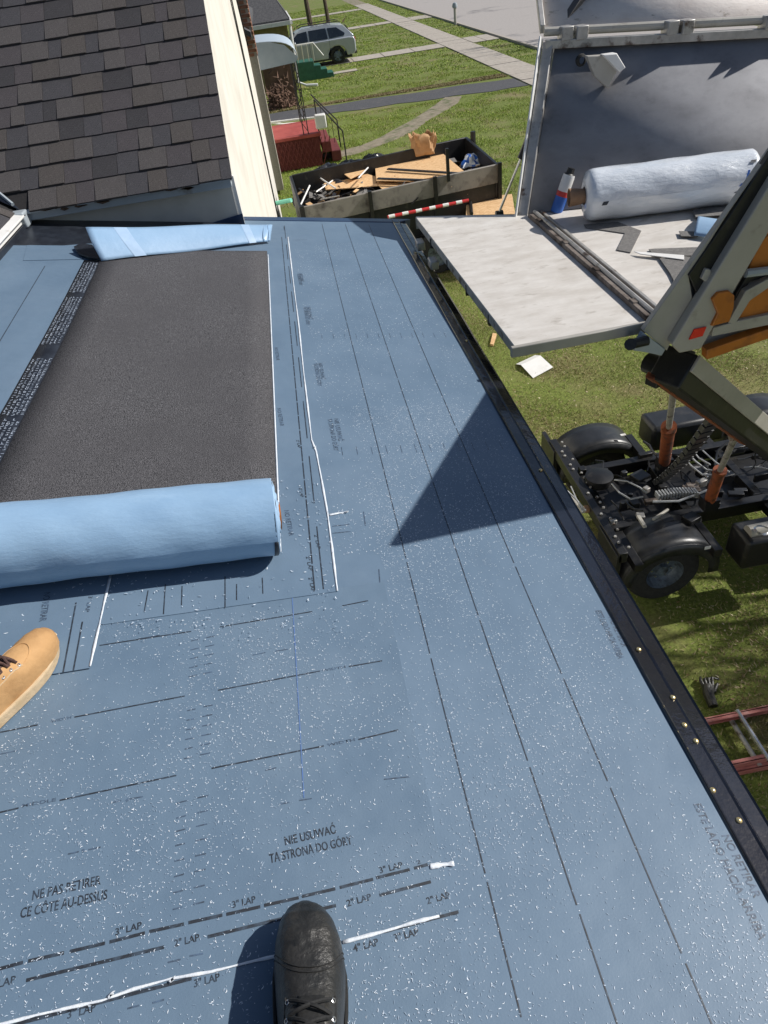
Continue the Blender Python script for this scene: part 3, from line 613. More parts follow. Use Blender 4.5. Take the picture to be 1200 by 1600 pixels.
# wires on the main wall
b = MB()
for i in range(2): b.tube([(HX+.03+.01*i, 10.5+i*.25, 4.9), (HX+.04, 10.9+i*.2, 2.8), (HX+.03, 11.2+i*.25, .4)], .008, 6)
b.build('wall_cable', blackpaint, house)
# ------------------------------------------------------------------ neighbouring house with brick chimney, awning and red stoop
h2 = thing('neighbour_house', 'white side of the next house with brick chimney and metal door awning', 'house', (-4, 24, 0))
b = MB(); b.box((-4.7, 23.2, 1.7), (8.0, 9.6, 3.4)); b.build('wall', stucco, h2)
b = MB(); b.prism([(-.4, 18.2, 3.35), (-.4, 28.2, 3.35), (-4.7, 28.2, 6), (-4.7, 18.2, 6)], (0, 0, .1)); b.prism([(-4.7, 18.2, 6), (-4.7, 28.2, 6), (-9, 28.2, 3.35), (-9, 18.2, 3.35)], (0, 0, .1)); b.build('roof', roofd, h2)
ch = MB().box((-.62, 19.0, 2.9), (.5, .62, 5.6)).build('chimney', mortar, h2)
bm_ = MB().box((0, 0, 0), (.2, .02, .06)).mesh('brick', brick, False); bm2 = MB().box((0, 0, 0), (.02, .2, .06)).mesh('brick', brick, False)
for r in range(30):
    for k in range(2):
        o = bpy.data.objects.new('brick', bm_); C.objects.link(o); o.location = (-.76+k*.23+(.06 if r % 2 else 0), 18.683, 3.0+r*.08); setpar(o, ch)
    for k in range(3):
        o = bpy.data.objects.new('brick', bm2); C.objects.link(o); o.location = (-.363, 18.8+k*.22-(.05 if r % 2 else 0), 3.0+r*.08); setpar(o, ch)
b = MB()
def aw(i, j):
    t = j; return Vector((-.68+1.25*math.sin(t*math.pi/2)**.9 if t < .99 else .57, 19.9+i*2.2, 3.12-.42*(t**2.6)))
b.grid(aw, 14, 10); b.prism([(-.68, 19.9, 3.12), (-.1, 19.9, 3.1), (.3, 19.9, 2.98), (.57, 19.9, 2.70), (.5, 19.9, 2.62), (-.68, 19.9, 2.55)], (0, .02, 0)); b.build('awning', awnm, h2, thick=.02)
for yw, zw in ((21.6, 1.6), (23.5, 1.7), (25.4, 1.7)):
    wf = MB().box((-.69, yw, zw), (.06, .95, 1.15)).build('window', whitep, h2); MB().box((-.655, yw, zw), (.02, .78, .98)).build('pane', glassd, wf)
b = MB(); b.tube([(-.62, 27.4, 3.3), (-.62, 27.4, .25), (-.1, 27.3, .12), (.5, 27.2, .1)], .05, 8); b.build('downspout', whitep, h2)
stoop = thing('porch_stoop', 'red painted stoop with lattice skirt and black railing beside the neighbour wall', 'porch', (0, 21.8, 0))
b = MB(); b.box((.1, 21.95, .8), (1.56, 2.1, .08)); b.build('platform', redwood, stoop, bevel=.01)
b = MB(); b.box((.1, 21.97, .38), (1.44, 1.98, .74)); b.build('skirt_panel', lattm, stoop)
b = MB()
for i in range(13):
    for s in (-1, 1): 
        x = -.62+i*.12; b.prism([(x, 20.955, .02), (x+.02, 20.955, .02), (x+.02+s*.3, 20.955, .72), (x+s*.3, 20.955, .72)], (0, -.012, 0))
tag(b.build('lattice', lattm2, stoop, smooth=False), kind='stuff')
for i in range(2):
    b = MB(); b.box((1.0+i*.24, 21.9, .55-.26*i-.11), (.26, 1.7, .26)); b.build('step', lattm2 if i == 0 else lattm, stoop, bevel=.008)
for y in (21.0, 22.9):
    b = MB()
    for x in (.42, .55): b.tube([(x, y, .84), (x, y, 2.66)], .016, 6)
    for i in range(8): b.tube([(.42 if i % 2 else .55, y, .9+.22*i), (.55 if i % 2 else .42, y, 1.12+.22*i)], .01, 5)
    b.build('awning_post', blackpaint, stoop)
b = MB()
b.tube([(1.5, 21.1, 0), (1.5, 21.1, .75), (.85, 21.1, 1.6)], .022, 6); b.tube([(.85, 21.1, .84), (.85, 21.1, 1.6)], .02, 6)
for k in range(5): b.tube([(.85+k*.13, 21.1, .5), (.85+k*.13, 21.1, 1.58-k*.17)], .008, 5)
b.build('railing', blackpaint, stoop)
MB().tube([(1.5, 22.8, 0), (1.5, 22.8, .75), (.85, 22.8, 1.5)], .02, 6).build('railing', blackpaint, stoop)
o = MB().box((.93, 20.95, 1.1), (.3, .22, .34)).build('mailbox', whitep, bevel=.03); tag(o, 'white box with rounded lid at the corner of the red stoop', 'box')
b = MB(); b.tube([(-.7, 26, .8), (-.65, 25, .62), (.3, 24.9, .6), (1.0, 24.8, .58)], .035, 8); tag(b.build('white_pipe', whitep), 'white drain pipe running just behind the red stoop', 'pipe')
o = MB().tube([(-.44, 12.1, 1.5), (-.3, 12.0, 1.53), (-.15, 11.9, 1.56)], .035, 8).build('hose_end', greenp); tag(o, 'mint green hose end between the cream wall and the debris trailer', 'hose')
# brown hedge / planting strip and third house
def twigs(name, n, c, ext, label, cat, L=.25, mat=shrubm):
    b = MB()
    for i in range(n):
        p = Vector((c[0]+random.gauss(0, .4)*ext[0], c[1]+random.gauss(0, .4)*ext[1], c[2]+abs(random.gauss(0, .45))*ext[2])); d = Vector((random.gauss(0, 1), random.gauss(0, 1), random.gauss(.6, 1))).normalized()*L*random.uniform(.4, 1.2)
        s = d.orthogonal().normalized()*L*.12; b.poly([p-s, p+s, p+d])
    return tag(b.build(name, mat, smooth=False), label, cat)
o = MB().box((.05, 31.9, .75), (1.15, .8, 1.5)).build('tool_shed', M('brown_shed', (.13, .075, .045), (.2, .12, .08), 5, rough=.9, c3=(.09, .05, .035), s3=4)); tag(o, 'low brown board enclosure between the awning and the asphalt driveway', 'shed')
for i, (x, z) in enumerate(((-.28, 0), (.0, .1), (.2, 0))):
    twigs('dry_bush', 160, (x, 31.3, z), (.45, .4, .9), ['leftmost of the three brown dry bushes under the awning', 'middle brown dry bush under the awning', 'rightmost of the three brown dry bushes under the awning'][i], 'bush')
h3 = thing('far_house', 'olive sided house with dark shingle roof beyond the white awning', 'house', (-3, 38, 0))
b = MB(); b.box((-3.7, 39, 1.25), (9.0, 6.4, 2.5)); b.build('wall', olive, h3)
b = MB(); b.prism([(.95, 35.4, 2.52), (.95, 42.6, 2.52), (-.2, 39, 4.3), ], (0, 0, .12)); b.prism([(.95, 35.4, 2.5), (-8.4, 35.4, 2.5), (-8.4, 39, 4.3), (-.2, 39, 4.3)], (0, 0, .12)); b.build('roof', roofd, h3)
b = MB(); b.box((-3.7, 35.36, 2.48), (9.3, .12, .14)); b.box((.99, 39, 2.48), (.12, 7.2, .14)); b.build('gutter', whitep, h3)
b = MB(); b.tube([(.92, 35.5, 2.4), (.88, 35.6, .3), (1.2, 35.4, .15), (1.7, 35.3, .12)], .06, 8); b.build('downspout', whitep, h3)
for x in (-1.3, ): 
    wf = MB().box((x, 35.79, 1.5), (1.2, .06, 1.0)).build('window', whitep, h3); MB().box((x, 35.755, 1.5), (1.05, .02, .85)).build('pane', glassd, wf)
gs = thing('green_steps', 'dark green painted porch steps in front of the silver car', 'steps', (1.6, 38.4, 0))
b = MB(); b.box((1.35, 38.5, .38), (.9, 1.2, .76)); b.build('landing', greenst, gs, bevel=.02)
for i in range(3):
    MB().box((1.95+i*.28, 38.4, .28-.09*i), (.3, 1.0, .56-.18*i)).build('step', greenst, gs, bevel=.015)
b = MB()
for k in range(4): b.tube([(1.1+k*.25, 37.95, .76), (1.1+k*.25, 37.95, 1.45)], .02, 5)
b.tube([(1.1, 37.95, 1.45), (1.9, 37.95, 1.45), (2.3, 37.95, .9)], .025, 5); b.build('railing', whitep, gs)
# ------------------------------------------------------------------ parked car
def make_car():
    t = thing('parked_car', 'silver white sport utility vehicle parked on the concrete driveway', 'car', (1.9, 43.0, 0))
    X0, X1, YA, YB = -.55, 4.30, 42.05, 43.95   # front at X0
    lo = [(0, .42), (.03, .75), (.12, .95), (.3, 1.02), (1.25, 1.10), (4.5, 1.14), (4.78, 1.10), (4.85, .95), (4.84, .5), (4.7, .36), (4.35, .34), (4.33, .5), (4.2, .72), (3.98, .8), (3.72, .8), (3.5, .72), (3.38, .5), (3.36, .3), (1.42, .3), (1.4, .5), (1.28, .72), (1.05, .8), (.8, .8), (.58, .7), (.46, .48), (.45, .34), (.15, .34)]
    b = MB(); b.prism([(X0+x, YA, z) for x, z in lo], (0, YB-YA, 0)); b.build('body', carp, t, bevel=.05)
    up = [(1.15, 1.09), (1.9, 1.6), (2.2, 1.7), (3.5, 1.73), (4.3, 1.64), (4.78, 1.18), (4.78, 1.1), (1.15, 1.05)]
    b = MB(); n = len(up)
    def ins(z): return .02+.2*max(0, (z-1.1))/.64
    A = [Vector((X0+x, YA+ins(z), z)) for x, z in up]; B = [Vector((X0+x, YB-ins(z), z)) for x, z in up]
    b.add(A+B, [tuple(range(n)), tuple(range(2*n-1, n-1, -1))]+[(i, i+n, (i+1) % n+n, (i+1) % n) for i in range(n)]); b.build('cabin', carp, t, bevel=.04)
    def win(pts, name='window'):
        b = MB(); b.prism([(X0+x, YA+ins(z)-.012, z) for x, z in pts], (0, .01, 0)); b.build(name, glassd, t)
        b = MB(); b.prism([(X0+x, YB-ins(z)+.002, z) for x, z in pts], (0, .01, 0)); b.build(name, glassd, t)
    win([(1.4, 1.16), (1.93, 1.55), (2.42, 1.6), (2.42, 1.16)]); win([(2.5, 1.16), (2.5, 1.6), (3.4, 1.61), (3.45, 1.16)]); win([(3.52, 1.16), (3.47, 1.6), (3.95, 1.58), (4.35, 1.3), (4.3, 1.2)])
    b = MB(); b.add([(X0+1.22, YA+.12, 1.16), (X0+1.22, YB-.12, 1.16), (X0+1.8, YB-.22, 1.6), (X0+1.8, YA+.22, 1.6)], [(0, 1, 2, 3)]); b.build('windscreen', glassd, t, thick=.02)
    b = MB(); b.add([(X0+4.735, YA+.16, 1.18), (X0+4.735, YB-.16, 1.18), (X0+4.43, YB-.24, 1.62), (X0+4.43, YA+.24, 1.62)], [(0, 1, 2, 3)]); b.build('rear_window', glassd, t, thick=.02)
    for x in (X0+.93, X0+3.86):
        for y, s in ((YA+.12, -1), (YB-.12, 1)):
            wh = MB().lathe([(.25, .13), (.37, .12), (.4, .06), (.4, -.06), (.37, -.12), (.25, -.13)], (x, y, .4), (0, 1, 0), 28).build('wheel', tyrem, t)
            b = MB(); b.lathe([(.0, .1), (.06, .11), (.23, .07), (.235, .13)], (x, y, .375), (0, s, 0), 28); 
            for k in range(5):
                a = k*2*math.pi/5; d = Vector((math.cos(a), 0, math.sin(a))); q = Vector((-math.sin(a), 0, math.cos(a)))*.035; c0 = Vector((x, y+s*.115, .375)); b.add([c0+d*.05-q, c0+d*.05+q, c0+d*.22+q, c0+d*.22-q], [(0, 1, 2, 3)])
            b.build('rim', rimm, wh)
    for y in (YA+.1, YB-.1-.18):
        MB().box((X0+4.83, y+.09, .98), (.07, .22, .16)).build('tail_light', redp, t, bevel=.01); MB().box((X0+.1, y+.09, .82), (.1, .24, .12)).build('headlight', steel, t, bevel=.01)
    for y in (YA-.08, YB+.08): MB().box((X0+1.72, y, 1.16), (.12, .2, .14)).build('mirror', carp, t, bevel=.03)
    for y in (YA+.24, YB-.24):
        b = MB(); b.tube([(X0+2.0, y, 1.74), (X0+2.2, y, 1.81), (X0+4.0, y, 1.81), (X0+4.2, y, 1.75)], .02, 6); b.build('roof_rail', blackpaint, t)
    MB().box((X0+4.8, (YA+YB)/2, .46), (.14, 1.7, .2)).build('rear_bumper', blackpaint, t, bevel=.03)
    for x in (X0+2.3, X0+3.3): MB().box((x, YA-.008, 1.0), (.18, .02, .03)).build('door_handle', carp, t)
    b = MB()
    for x in (X0+1.45, X0+2.46, X0+3.5): b.box((x, YA-.002, .78), (.012, .006, .62))
    b.build('door_seam', blackpaint, t)
    b = MB(); b.prism([(X0+.2, YA+.02, .34), (X0+4.6, YA+.02, .34), (X0+4.6, YA+.02, .24), (X0+.2, YA+.02, .24)], (0, YB-YA-.04, 0)); b.build('underbody', blackpaint, t)
make_car()
# hydrant-like post, far trees and bush near car
hp = thing('street_post', 'short grey post standing on the grass strip by the street', 'post', (12.0, 52, 0))
b = MB(); b.tube([(11.85, 52, 0), (11.85, 52, .95)], .09, 10); b.build('post', greym, hp); b = MB(); b.lathe([(0, .3), (.12, .25), (.17, .1), (.15, 0), (0, 0)], (11.85, 52, .9), (0, 0, 1), 12); b.build('cap', alum, hp)
def tree(name, base, H, label, spread=.5, r0=.12, depth=4, seed=1, group=None):
    random.seed(seed); t = thing(name, label, 'tree', base, group)
    tb = MB(); tb.tube([Vector(base)+Vector((0, 0, z))+Vector((.03*math.sin(z*2), .03*math.cos(z*1.6), 0)) for z in np.linspace(0, H*.4, 6)], [r0*(1-.35*k/5) for k in range(6)], 8); tb.build('trunk', barkm, t)
    cb = MB()
    def br(p, d, L, r, k):
        pts = [p]; q = p
        for i in range(3):
            d = (d+Vector((random.gauss(0, .14), random.gauss(0, .14), random.gauss(.03, .1)))).normalized(); q = q+d*L/3; pts.append(q)
        cb.tube(pts, [r, r*.85, r*.7, r*.5], 5 if k > 1 else 3, cap=False)
        if k > 0:
            for j in range(random.choice((3, 4)) if k > 1 or depth < 5 else 3):
                a = random.uniform(0, 6.28); dd = (d+Vector((math.cos(a), math.sin(a), .25))*spread*random.uniform(.7, 1.5)).normalized(); br(pts[random.choice((2, 3))], dd, L*random.uniform(.6, .8), r*.5, k-1)
    for j in range(5):
        a = j*1.26+random.random(); br(Vector(base)+Vector((0, 0, H*(.28+.03*j))), Vector((math.cos(a)*.7, math.sin(a)*.7, .9)).normalized(), H*.28, r0*.55, depth)
    cb.build('crown', barkm, t); return t
tree('bare_tree', (2.9, 58, 0), 8, 'left of two bare trunks behind the silver car', seed=3, depth=2, r0=.2)
tree('bare_tree', (4.3, 60, 0), 8, 'right of two bare trunks behind the silver car', seed=5, depth=2, r0=.16)
twigs('dry_bush', 420, (3.3, 49, .1), (1.1, .7, 1.0), 'reddish brown bush just behind the silver car roof', 'bush', .4)
twigs('dry_bush', 300, (1.4, 46.5, .1), (.7, .6, 1.2), 'brown bush at the nose of the silver car', 'bush', .4)
tree('bare_tree', (7.3, .7, 0), 5.6, 'bare yard tree right of the trailer casting branch shade on the lawn', seed=11, depth=5, r0=.26, spread=.6)
tree('bare_tree', (8.0, 2.3, 0), 5.6, 'second bare yard tree standing farther right of the trailer', seed=15, depth=5, r0=.24, spread=.6)
tree('bare_tree', (17.6, 38.5, 0), 7, 'bare street tree across the sidewalk beyond the trailer', seed=12, depth=3, r0=.16)
random.seed(21)
# ------------------------------------------------------------------ debris trailer
dt = thing('debris_trailer', 'dark grey open trailer full of roofing debris and boards', 'trailer', (1.8, 13, 0))
TZ = 1.5
fl_, fr_, bl_, br_ = hz(472, 324, TZ), hz(780, 256, TZ), hz(456, 274, TZ+.1), hz(731, 214, TZ+.12)
def dn_(p, z): return Vector((p.x, p.y, z))
def wallp(name, a, c, z0, th, mat, m2=None):
    d = (c-a).normalized(); n = Vector((-d.y, d.x, 0)).normalized()*th
    b = MB(); b.prism([a, c, dn_(c, z0), dn_(a, z0)], n); return b.build(name, mat, dt, bevel=.01)
wallp('side_board', fl_, fr_, 1.2, .05, trailm); wallp('side_board', bl_, br_, .6, .05, blackpaint); wallp('end_board', fl_, bl_, .6, .05, blackpaint); wallp('end_board', fr_, br_, .5, .06, blackpaint)
wallp('lower_side', dn_(fl_, 1.2)+Vector((0, .02, 0)), dn_(fr_, 1.2)+Vector((0, .02, 0)), .55, .05, blackpaint)
b = MB(); b.prism([dn_(fl_, .62), dn_(fr_, .62), dn_(br_, .62), dn_(bl_, .62)], (0, 0, -.06)); b.build('floor', blackpaint, dt)
for t_ in (.0, .33, .66, 1.0):
    p = fl_.lerp(fr_, t_); b = MB(); b.box((p.x, p.y-.03, 1.02), (.06, .06, 1.02)); b.build('side_post', blackpaint, dt)
p = fl_.lerp(fr_, .73); MB().box((p.x, p.y-.02, 1.66), (.05, .05, .5)).build('stake', blackpaint, dt)
for x in (.9, 1.8):
    for y in (11.75, 14.2):
        wh = MB().lathe([(.2, .1), (.33, .09), (.36, 0), (.33, -.09), (.2, -.1)], (x+.4, y, .36), (0, 1, 0), 24).build('wheel', tyrem, dt); MB().lathe([(0, .05), (.2, .06), (.21, .1)], (x+.4, y, .36), (0, -1, 0), 20).build('rim', rimm, wh)
p0, p1_ = hz(606, 339, 1.28), hz(732, 313, 1.28); b = MB(); b.tube([p0, p1_], .026, 8); b.build('bumper_bar', redp, dt)
for i in range(6):
    a = p0.lerp(p1_, (i+.05)/6); c = p0.lerp(p1_, (i+.5)/6); MB().tube([a, c], .028, 8).build('white_band', whitep, dt)
b = MB(); b.tube([br_+Vector((.05, -.2, -.3)), br_+Vector((.05, -.2, .12))], .05, 6); b.build('latch', blackpaint, dt)
def board(pxs, z, th, mat, name, label, cat, group=None, dz=0):
    b = MB(); pts = [hz(u, v, z) for u, v in pxs]; b.prism(pts, (0, 0, -th)); return tag(b.build(name, mat, bevel=.003), label, cat, group)
gb = 'loose sheathing boards in the trailer'
board([(585, 250), (690, 238), (726, 268), (640, 283), (588, 282)], 1.42, .015, osb, 'sheathing_board', 'large upper sheathing board in the trailer under the brown paper bag', 'board', gb)
board([(586, 284), (668, 284), (712, 273), (662, 288), (598, 296)], 1.36, .015, osb, 'sheathing_board', 'sheathing board in the trailer below the two long dark strips', 'board', gb)
board([(504, 281), (556, 266), (588, 276), (590, 290), (509, 296)], 1.36, .015, osb, 'sheathing_board', 'left end sheathing board in the trailer beside the black bags', 'board', gb)
board([(538, 272), (560, 262), (577, 258), (570, 268), (548, 279)], 1.44, .012, osb, 'sheathing_board', 'narrow splintered sheathing piece on the left part of the load', 'board', gb)
for i, (a, c) in enumerate((((606, 263), (718, 270)), ((590, 278), (676, 281)))):
    A_, B_ = hz(*a, 1.47), hz(*c, 1.47); b = MB(); d = (B_-A_).normalized(); n = Vector((-d.y, d.x, 0))*.035; b.prism([A_-n, B_-n, B_+n, A_+n], (0, 0, -.02)); tag(b.build('dark_strip', blackpaint), ['upper long dark metal strip lying across the sheathing boards', 'lower long dark metal strip lying across the sheathing boards'][i], 'strip', 'dark strips on the boards')
def blob(name, c, s, mat, label, cat, seed=0, amp=.25, mats=None):
    rnd = random.Random(seed); ph = [rnd.uniform(0, 6) for _ in range(6)]; b = MB(); nu, nv = 18, 12
    def F(i, j):
        th = i*2*math.pi; f = (j-.5)*math.pi; r = 1+amp*(math.sin(3*th+ph[0]+2*math.sin(f*2+ph[3]))*math.cos(f)*.5+.5*math.sin(5*th+ph[1]+f*4)*math.cos(f)+.4*math.sin(4*f+ph[2]))
        return Vector(c)+Vector((math.cos(th)*math.cos(f)*s[0]*r, math.sin(th)*math.cos(f)*s[1]*r, math.sin(f)*s[2]*r))
    b.grid(F, nu, nv); 
    if mats: b.m = [1 if math.sin(k*.9+ph[4]) > .55 else 0 for k in range(len(b.f))]
    return tag(b.build(name, mats or mat, ang=25), label, cat)
rnd = random.Random(3); dbs = [MB(), MB(), MB()]
for i in range(420):
    p = fl_.lerp(fr_, rnd.uniform(.03, .97)).lerp(bl_.lerp(br_, .5), rnd.uniform(.05, 1.6)*.98); x_ = rnd.random()
    p = fl_.lerp(fr_, x_*.96+.02).lerp(bl_.lerp(br_, x_*.96+.02), rnd.uniform(.05, .93)); p.z = rnd.uniform(1.05, 1.38)
    q = Matrix.Rotation(rnd.uniform(0, 3.1), 3, 'Z')@Matrix.Rotation(rnd.uniform(-.7, .7), 3, 'X')@Matrix.Rotation(rnd.uniform(-.5, .5), 3, 'Y')
    dbs[rnd.choice((0, 0, 1, 1, 2, 2))].box(p, (rnd.uniform(.08, .32), rnd.uniform(.03, .16), .006), mat=q)
for d0, mt in zip(dbs, (bagm, scrapm, osb)): tag(d0.build('torn_debris', mt, dt, smooth=False), kind='stuff')
# brown paper bag with open top
c = hz(662, 238, 1.5); pb = thing('paper_bag', 'crumpled brown paper bag standing on the sheathing boards', 'bag', c)
def pbag(i, j):
    th = i*2*math.pi; q = (abs(math.cos(th))**.6*(1 if math.cos(th) > 0 else -1), abs(math.sin(th))**.6*(1 if math.sin(th) > 0 else -1)); k = 1+.12*math.sin(5*th+j*5)+.05*math.sin(13*th)
    return c+Vector((q[0]*.22*k*(.9+.15*j), q[1]*.16*k, -.02+.33*j+.04*math.sin(7*th)*j))
b = MB(); b.grid(pbag, 32, 6); b.build('bag_side', paper, pb, ang=25, thick=.004)
b = MB(); b.poly([c+Vector((x*.18, y*.13, .18)) for x, y in ((-1, -1), (1, -1), (1, 1), (-1, 1))]); b.build('bag_fill', osb, pb)
blob('plastic_bag', hz(736, 257, 1.3), (.2, .22, .16), None, 'white and blue plastic bag in the right corner of the trailer', 'bag', 4, .3, [whitebag, bluebag])
k = 0
for (u, v, s, z) in [(515, 278, .27, 1.0), (492, 288, .27, 1.05), (515, 300, .34, 1.15), (488, 308, .3, 1.1), (545, 303, .3, 1.12), (580, 300, .28, 1.1), (585, 262, .26, .95), (548, 268, .24, .95), (706, 256, .18, 1.0)]:
    lab = ['large black rubbish bag at the back left of the trailer', 'black rubbish bag against the left end of the trailer', 'black rubbish bag in front of the left sheathing board', 'black rubbish bag in the near left corner of the trailer', 'black rubbish bag below the left sheathing board', 'small black rubbish bag between the two groups of boards', 'black rubbish bag behind the narrow splintered board', 'black rubbish bag along the far side board', 'black rubbish bag right of the large board'][k]
    blob('rubbish_bag', hz(u, v, z), (s*1.25, s*.8, .24), bagm, lab, 'rubbish bag', k+10, .35)['group'] = 'black rubbish bags in the trailer'; k += 1
k = 0
for (a, c, z) in [((500, 278), (524, 294), 1.45), ((494, 300), (520, 282), 1.42), ((470, 320), (484, 290), 1.5), ((538, 315), (560, 306), 1.35), ((560, 278), (575, 262), 1.5), ((500, 312), (530, 306), 1.4)]:
    b = MB(); b.tube([hz(*a, z), hz(*c, z+.04)], .014, 5); tag(b.build('metal_scrap', edgem if k % 2 else whitep), ['thin scrap lath crossing the left black bags downward', 'thin scrap lath crossing the left black bags upward', 'thin scrap rod leaning in the near left trailer corner', 'thin pale scrap under the left sheathing board', 'thin scrap rod beside the narrow splintered board', 'thin pale scrap lying on the near left black bag'][k], 'scrap', 'thin scrap laths in the trailer'); k += 1
# osb crate near the prop
cb_ = thing('sheathing_crate', 'square sheathing board box standing between the debris trailer and the machine', 'crate', hz(765, 335, 0))
A_ = hz(729, 311, .95); B_ = hz(800, 303, .95); C2 = hz(805, 334, .95); D2 = hz(728, 336, .95)
b = MB(); b.prism([A_, B_, C2, D2], (0, 0, -.02)); b.build('top_board', osb, cb_, bevel=.004); b = MB(); ins_ = lambda p: p.lerp((A_+B_+C2+D2)/4, .04)
b.prism([ins_(A_)-Vector((0, 0, .02)), ins_(B_)-Vector((0, 0, .02)), ins_(C2)-Vector((0, 0, .02)), ins_(D2)-Vector((0, 0, .02))], (0, 0, -.93)); b.build('side_board', osb, cb_)
b = MB(); b.tube([hz(735, 316, .98), hz(737, 334, .98)], .03, 6); b.build('strap', blackpaint, cb_)
# ------------------------------------------------------------------ lifting trailer beside the roof
lt = thing('lift_trailer', 'self propelled roofing lift trailer with raised grey container and orange panels beside the eave', 'lift trailer', (2.5, 4.2, 0))
BZ = 3.2; NY = 2.56
P_ = lambda u, v: hz(u, v, BZ)
# tailgate platform
pa, pb_, pc, pd = P_(650, 339), P_(836, 335), P_(1014, 499), P_(804, 540)
pc.y = pd.y+.01; 
b = MB(); b.prism([pa, pb_, pc, pd], (0, 0, -.012)); b.build('tailgate_floor', bedm, lt)
def beam(name, a, c, w_, h_, mat, parent=lt, bevel=.004, dz=0, side=0):
    a, c = Vector(a), Vector(c); d = (c-a); L = d.length; d.normalize(); s = d.cross(Vector((0, 0, 1)))
    if s.length < .05: s = d.cross(Vector((0, 1, 0)))
    s.normalize(); u = s.cross(d)
    b = MB(); o_ = s*side*w_/2
    b.prism([a-s*w_/2-u*h_/2+o_, a+s*w_/2-u*h_/2+o_, a+s*w_/2+u*h_/2+o_, a-s*w_/2+u*h_/2+o_], c-a); return b.build(name, mat, parent, bevel=bevel)
beam('tailgate_rim', pa+Vector((0, 0, -.03)), pd+Vector((0, 0, -.03)), .03, .05, edgem, side=-1)
beam('tailgate_rim', pd+Vector((-.02, -.012, -.022)), pc+Vector((0, -.012, -.022)), .024, .048, greym)
beam('tailgate_rim', pa+Vector((0, .012, -.04)), pb_+Vector((0, .012, -.04)), .024, .075, greym)
for t_ in (.12, .3): 
    p = pa.lerp(pd, t_)+Vector((-.035, 0, -.1)); MB().box(p, (.05, .1, .05)).build('latch_bracket', edgem, lt, bevel=.006)
for t_ in (.2, .4, .6, .8): beam('tailgate_rib', pa.lerp(pd, t_)+Vector((0, 0, -.045)), pb_.lerp(pc, t_)+Vector((0, 0, -.045)), .04, .06, blackpaint)
# hinge rail between tailgate and container floor
ha, hb = P_(832, 338)+Vector((0, 0, .012)), P_(1018, 500)+Vector((0, 0, .012))
beam('hinge_rail', ha, hb, .06, .026, rustm); b = MB(); b.tube([ha+Vector((.012, 0, .014)), hb+Vector((.012, 0, .014))], .012, 8); b.build('hinge_tube', edgem, lt); beam('hinge_rail', ha+Vector((.055, 0, .004)), hb+Vector((.055, 0, .004)), .02, .022, edgem)
for t_ in np.linspace(.1, .9, 4): 
    p = ha.lerp(hb, t_); MB().box(p+Vector((0, 0, .008)), (.05, .05, .02)).build('hinge_plate', rustm, lt, bevel=.004)
# container floor
fx0 = 1.44
FWA, FWB = Vector((1.39, 4.27, BZ)), Vector((3.3, 3.86, BZ))     # base of far wall
b = MB(); b.prism([(fx0, NY, BZ), (3.3, NY, BZ), (3.3, 3.86, BZ), (1.44, 4.26, BZ)], (0, 0, -.02)); b.build('container_floor', bedm, lt)
for x in (1.6, 2.1, 2.6, 3.1): beam('floor_rib', (x, NY, BZ-.06), (x, 4.0, BZ-.06), .05, .08, blackpaint)
# far wall: leaning top, hinge rail and folded lid
T0 = pl(866, 76, 1, 4.72); T1_ = pl(1200, 60, 1, 4.45)
dirw = (T1_-T0); T1x = T0+dirw*1.35; 
dv = (FWB-FWA)
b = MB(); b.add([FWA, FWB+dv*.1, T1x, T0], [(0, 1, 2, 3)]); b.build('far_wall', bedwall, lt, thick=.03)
beam('wall_end_post', FWA+Vector((-.035, 0, -.02)), T0+Vector((-.035, 0, .03)), .06, .05, edgem)
beam('wall_end_post', FWA+Vector((-.075, .01, -.02)), T0+Vector((-.08, .01, .06)), .012, .07, whitep)
hr0, hr1 = T0+Vector((-.06, -.01, .03)), T1x+Vector((0, -.01, .03))
beam('top_rail', hr0, hr1, .05, .045, edgem)
b = MB(); b.tube([hr0+Vector((0, .03, .06)), hr1+Vector((0, .03, .06))], .024, 10); b.build('hinge_tube', greym, lt)
for t_ in (.07, .12, .42, .47, .74, .79): 
    p = hr0.lerp(hr1, t_); MB().box(p+Vector((0, .015, .05)), (.07, .09, .07)).build('hinge_plate', edgem, lt, bevel=.006)
LA = pl(843, -2, 1, 5.08); lidv = LA-hr0
b = MB(); b.add([hr0+Vector((.01, .06, .06)), hr1+Vector((0, .06, .06)), hr1+lidv*2.2, hr0+lidv*2.2], [(0, 1, 2, 3)]); b.build('far_lid', lidm, lt, thick=.02)
beam('lid_rim', hr0+Vector((-.0, .06, .07)), hr0+lidv*2.2, .03, .05, edgem)
a_, c_ = pl(868, 58, 1, 4.8), pl(918, -10, 1, 5.0)
beam('lid_strut_shadow', a_+Vector((.02, 0, .03)), c_+(c_-a_)*1.0+Vector((0, 0, .06)), .05, .035, blackpaint)  # dark band across the lid; strut and cast shadow drawn as one black beam
# latch on the far wall
lat = pl(905, 93, 1, 4.6)
b = MB(); b.lathe([(.018, .02), (.03, .012), (.034, 0), (.028, -.02)], lat+Vector((0, -.03, 0)), (0, -1, 0), 16); b.build('latch_roller', tyrem, lt)
q = [pl(u, v, 1, 4.48) for u, v in [(918, 88), (948, 86), (966, 108), (950, 138), (930, 120)]]
b = MB(); b.prism(q, (0, .05, 0)); b.build('latch_plate', greym, lt, bevel=.004)
q = [pl(u, v, 1, 4.44) for u, v in [(943, 86), (964, 83), (978, 106), (968, 113)]]
b = MB(); b.prism(q, (0, .06, 0)); b.build('latch_block', whitep, lt, bevel=.005)
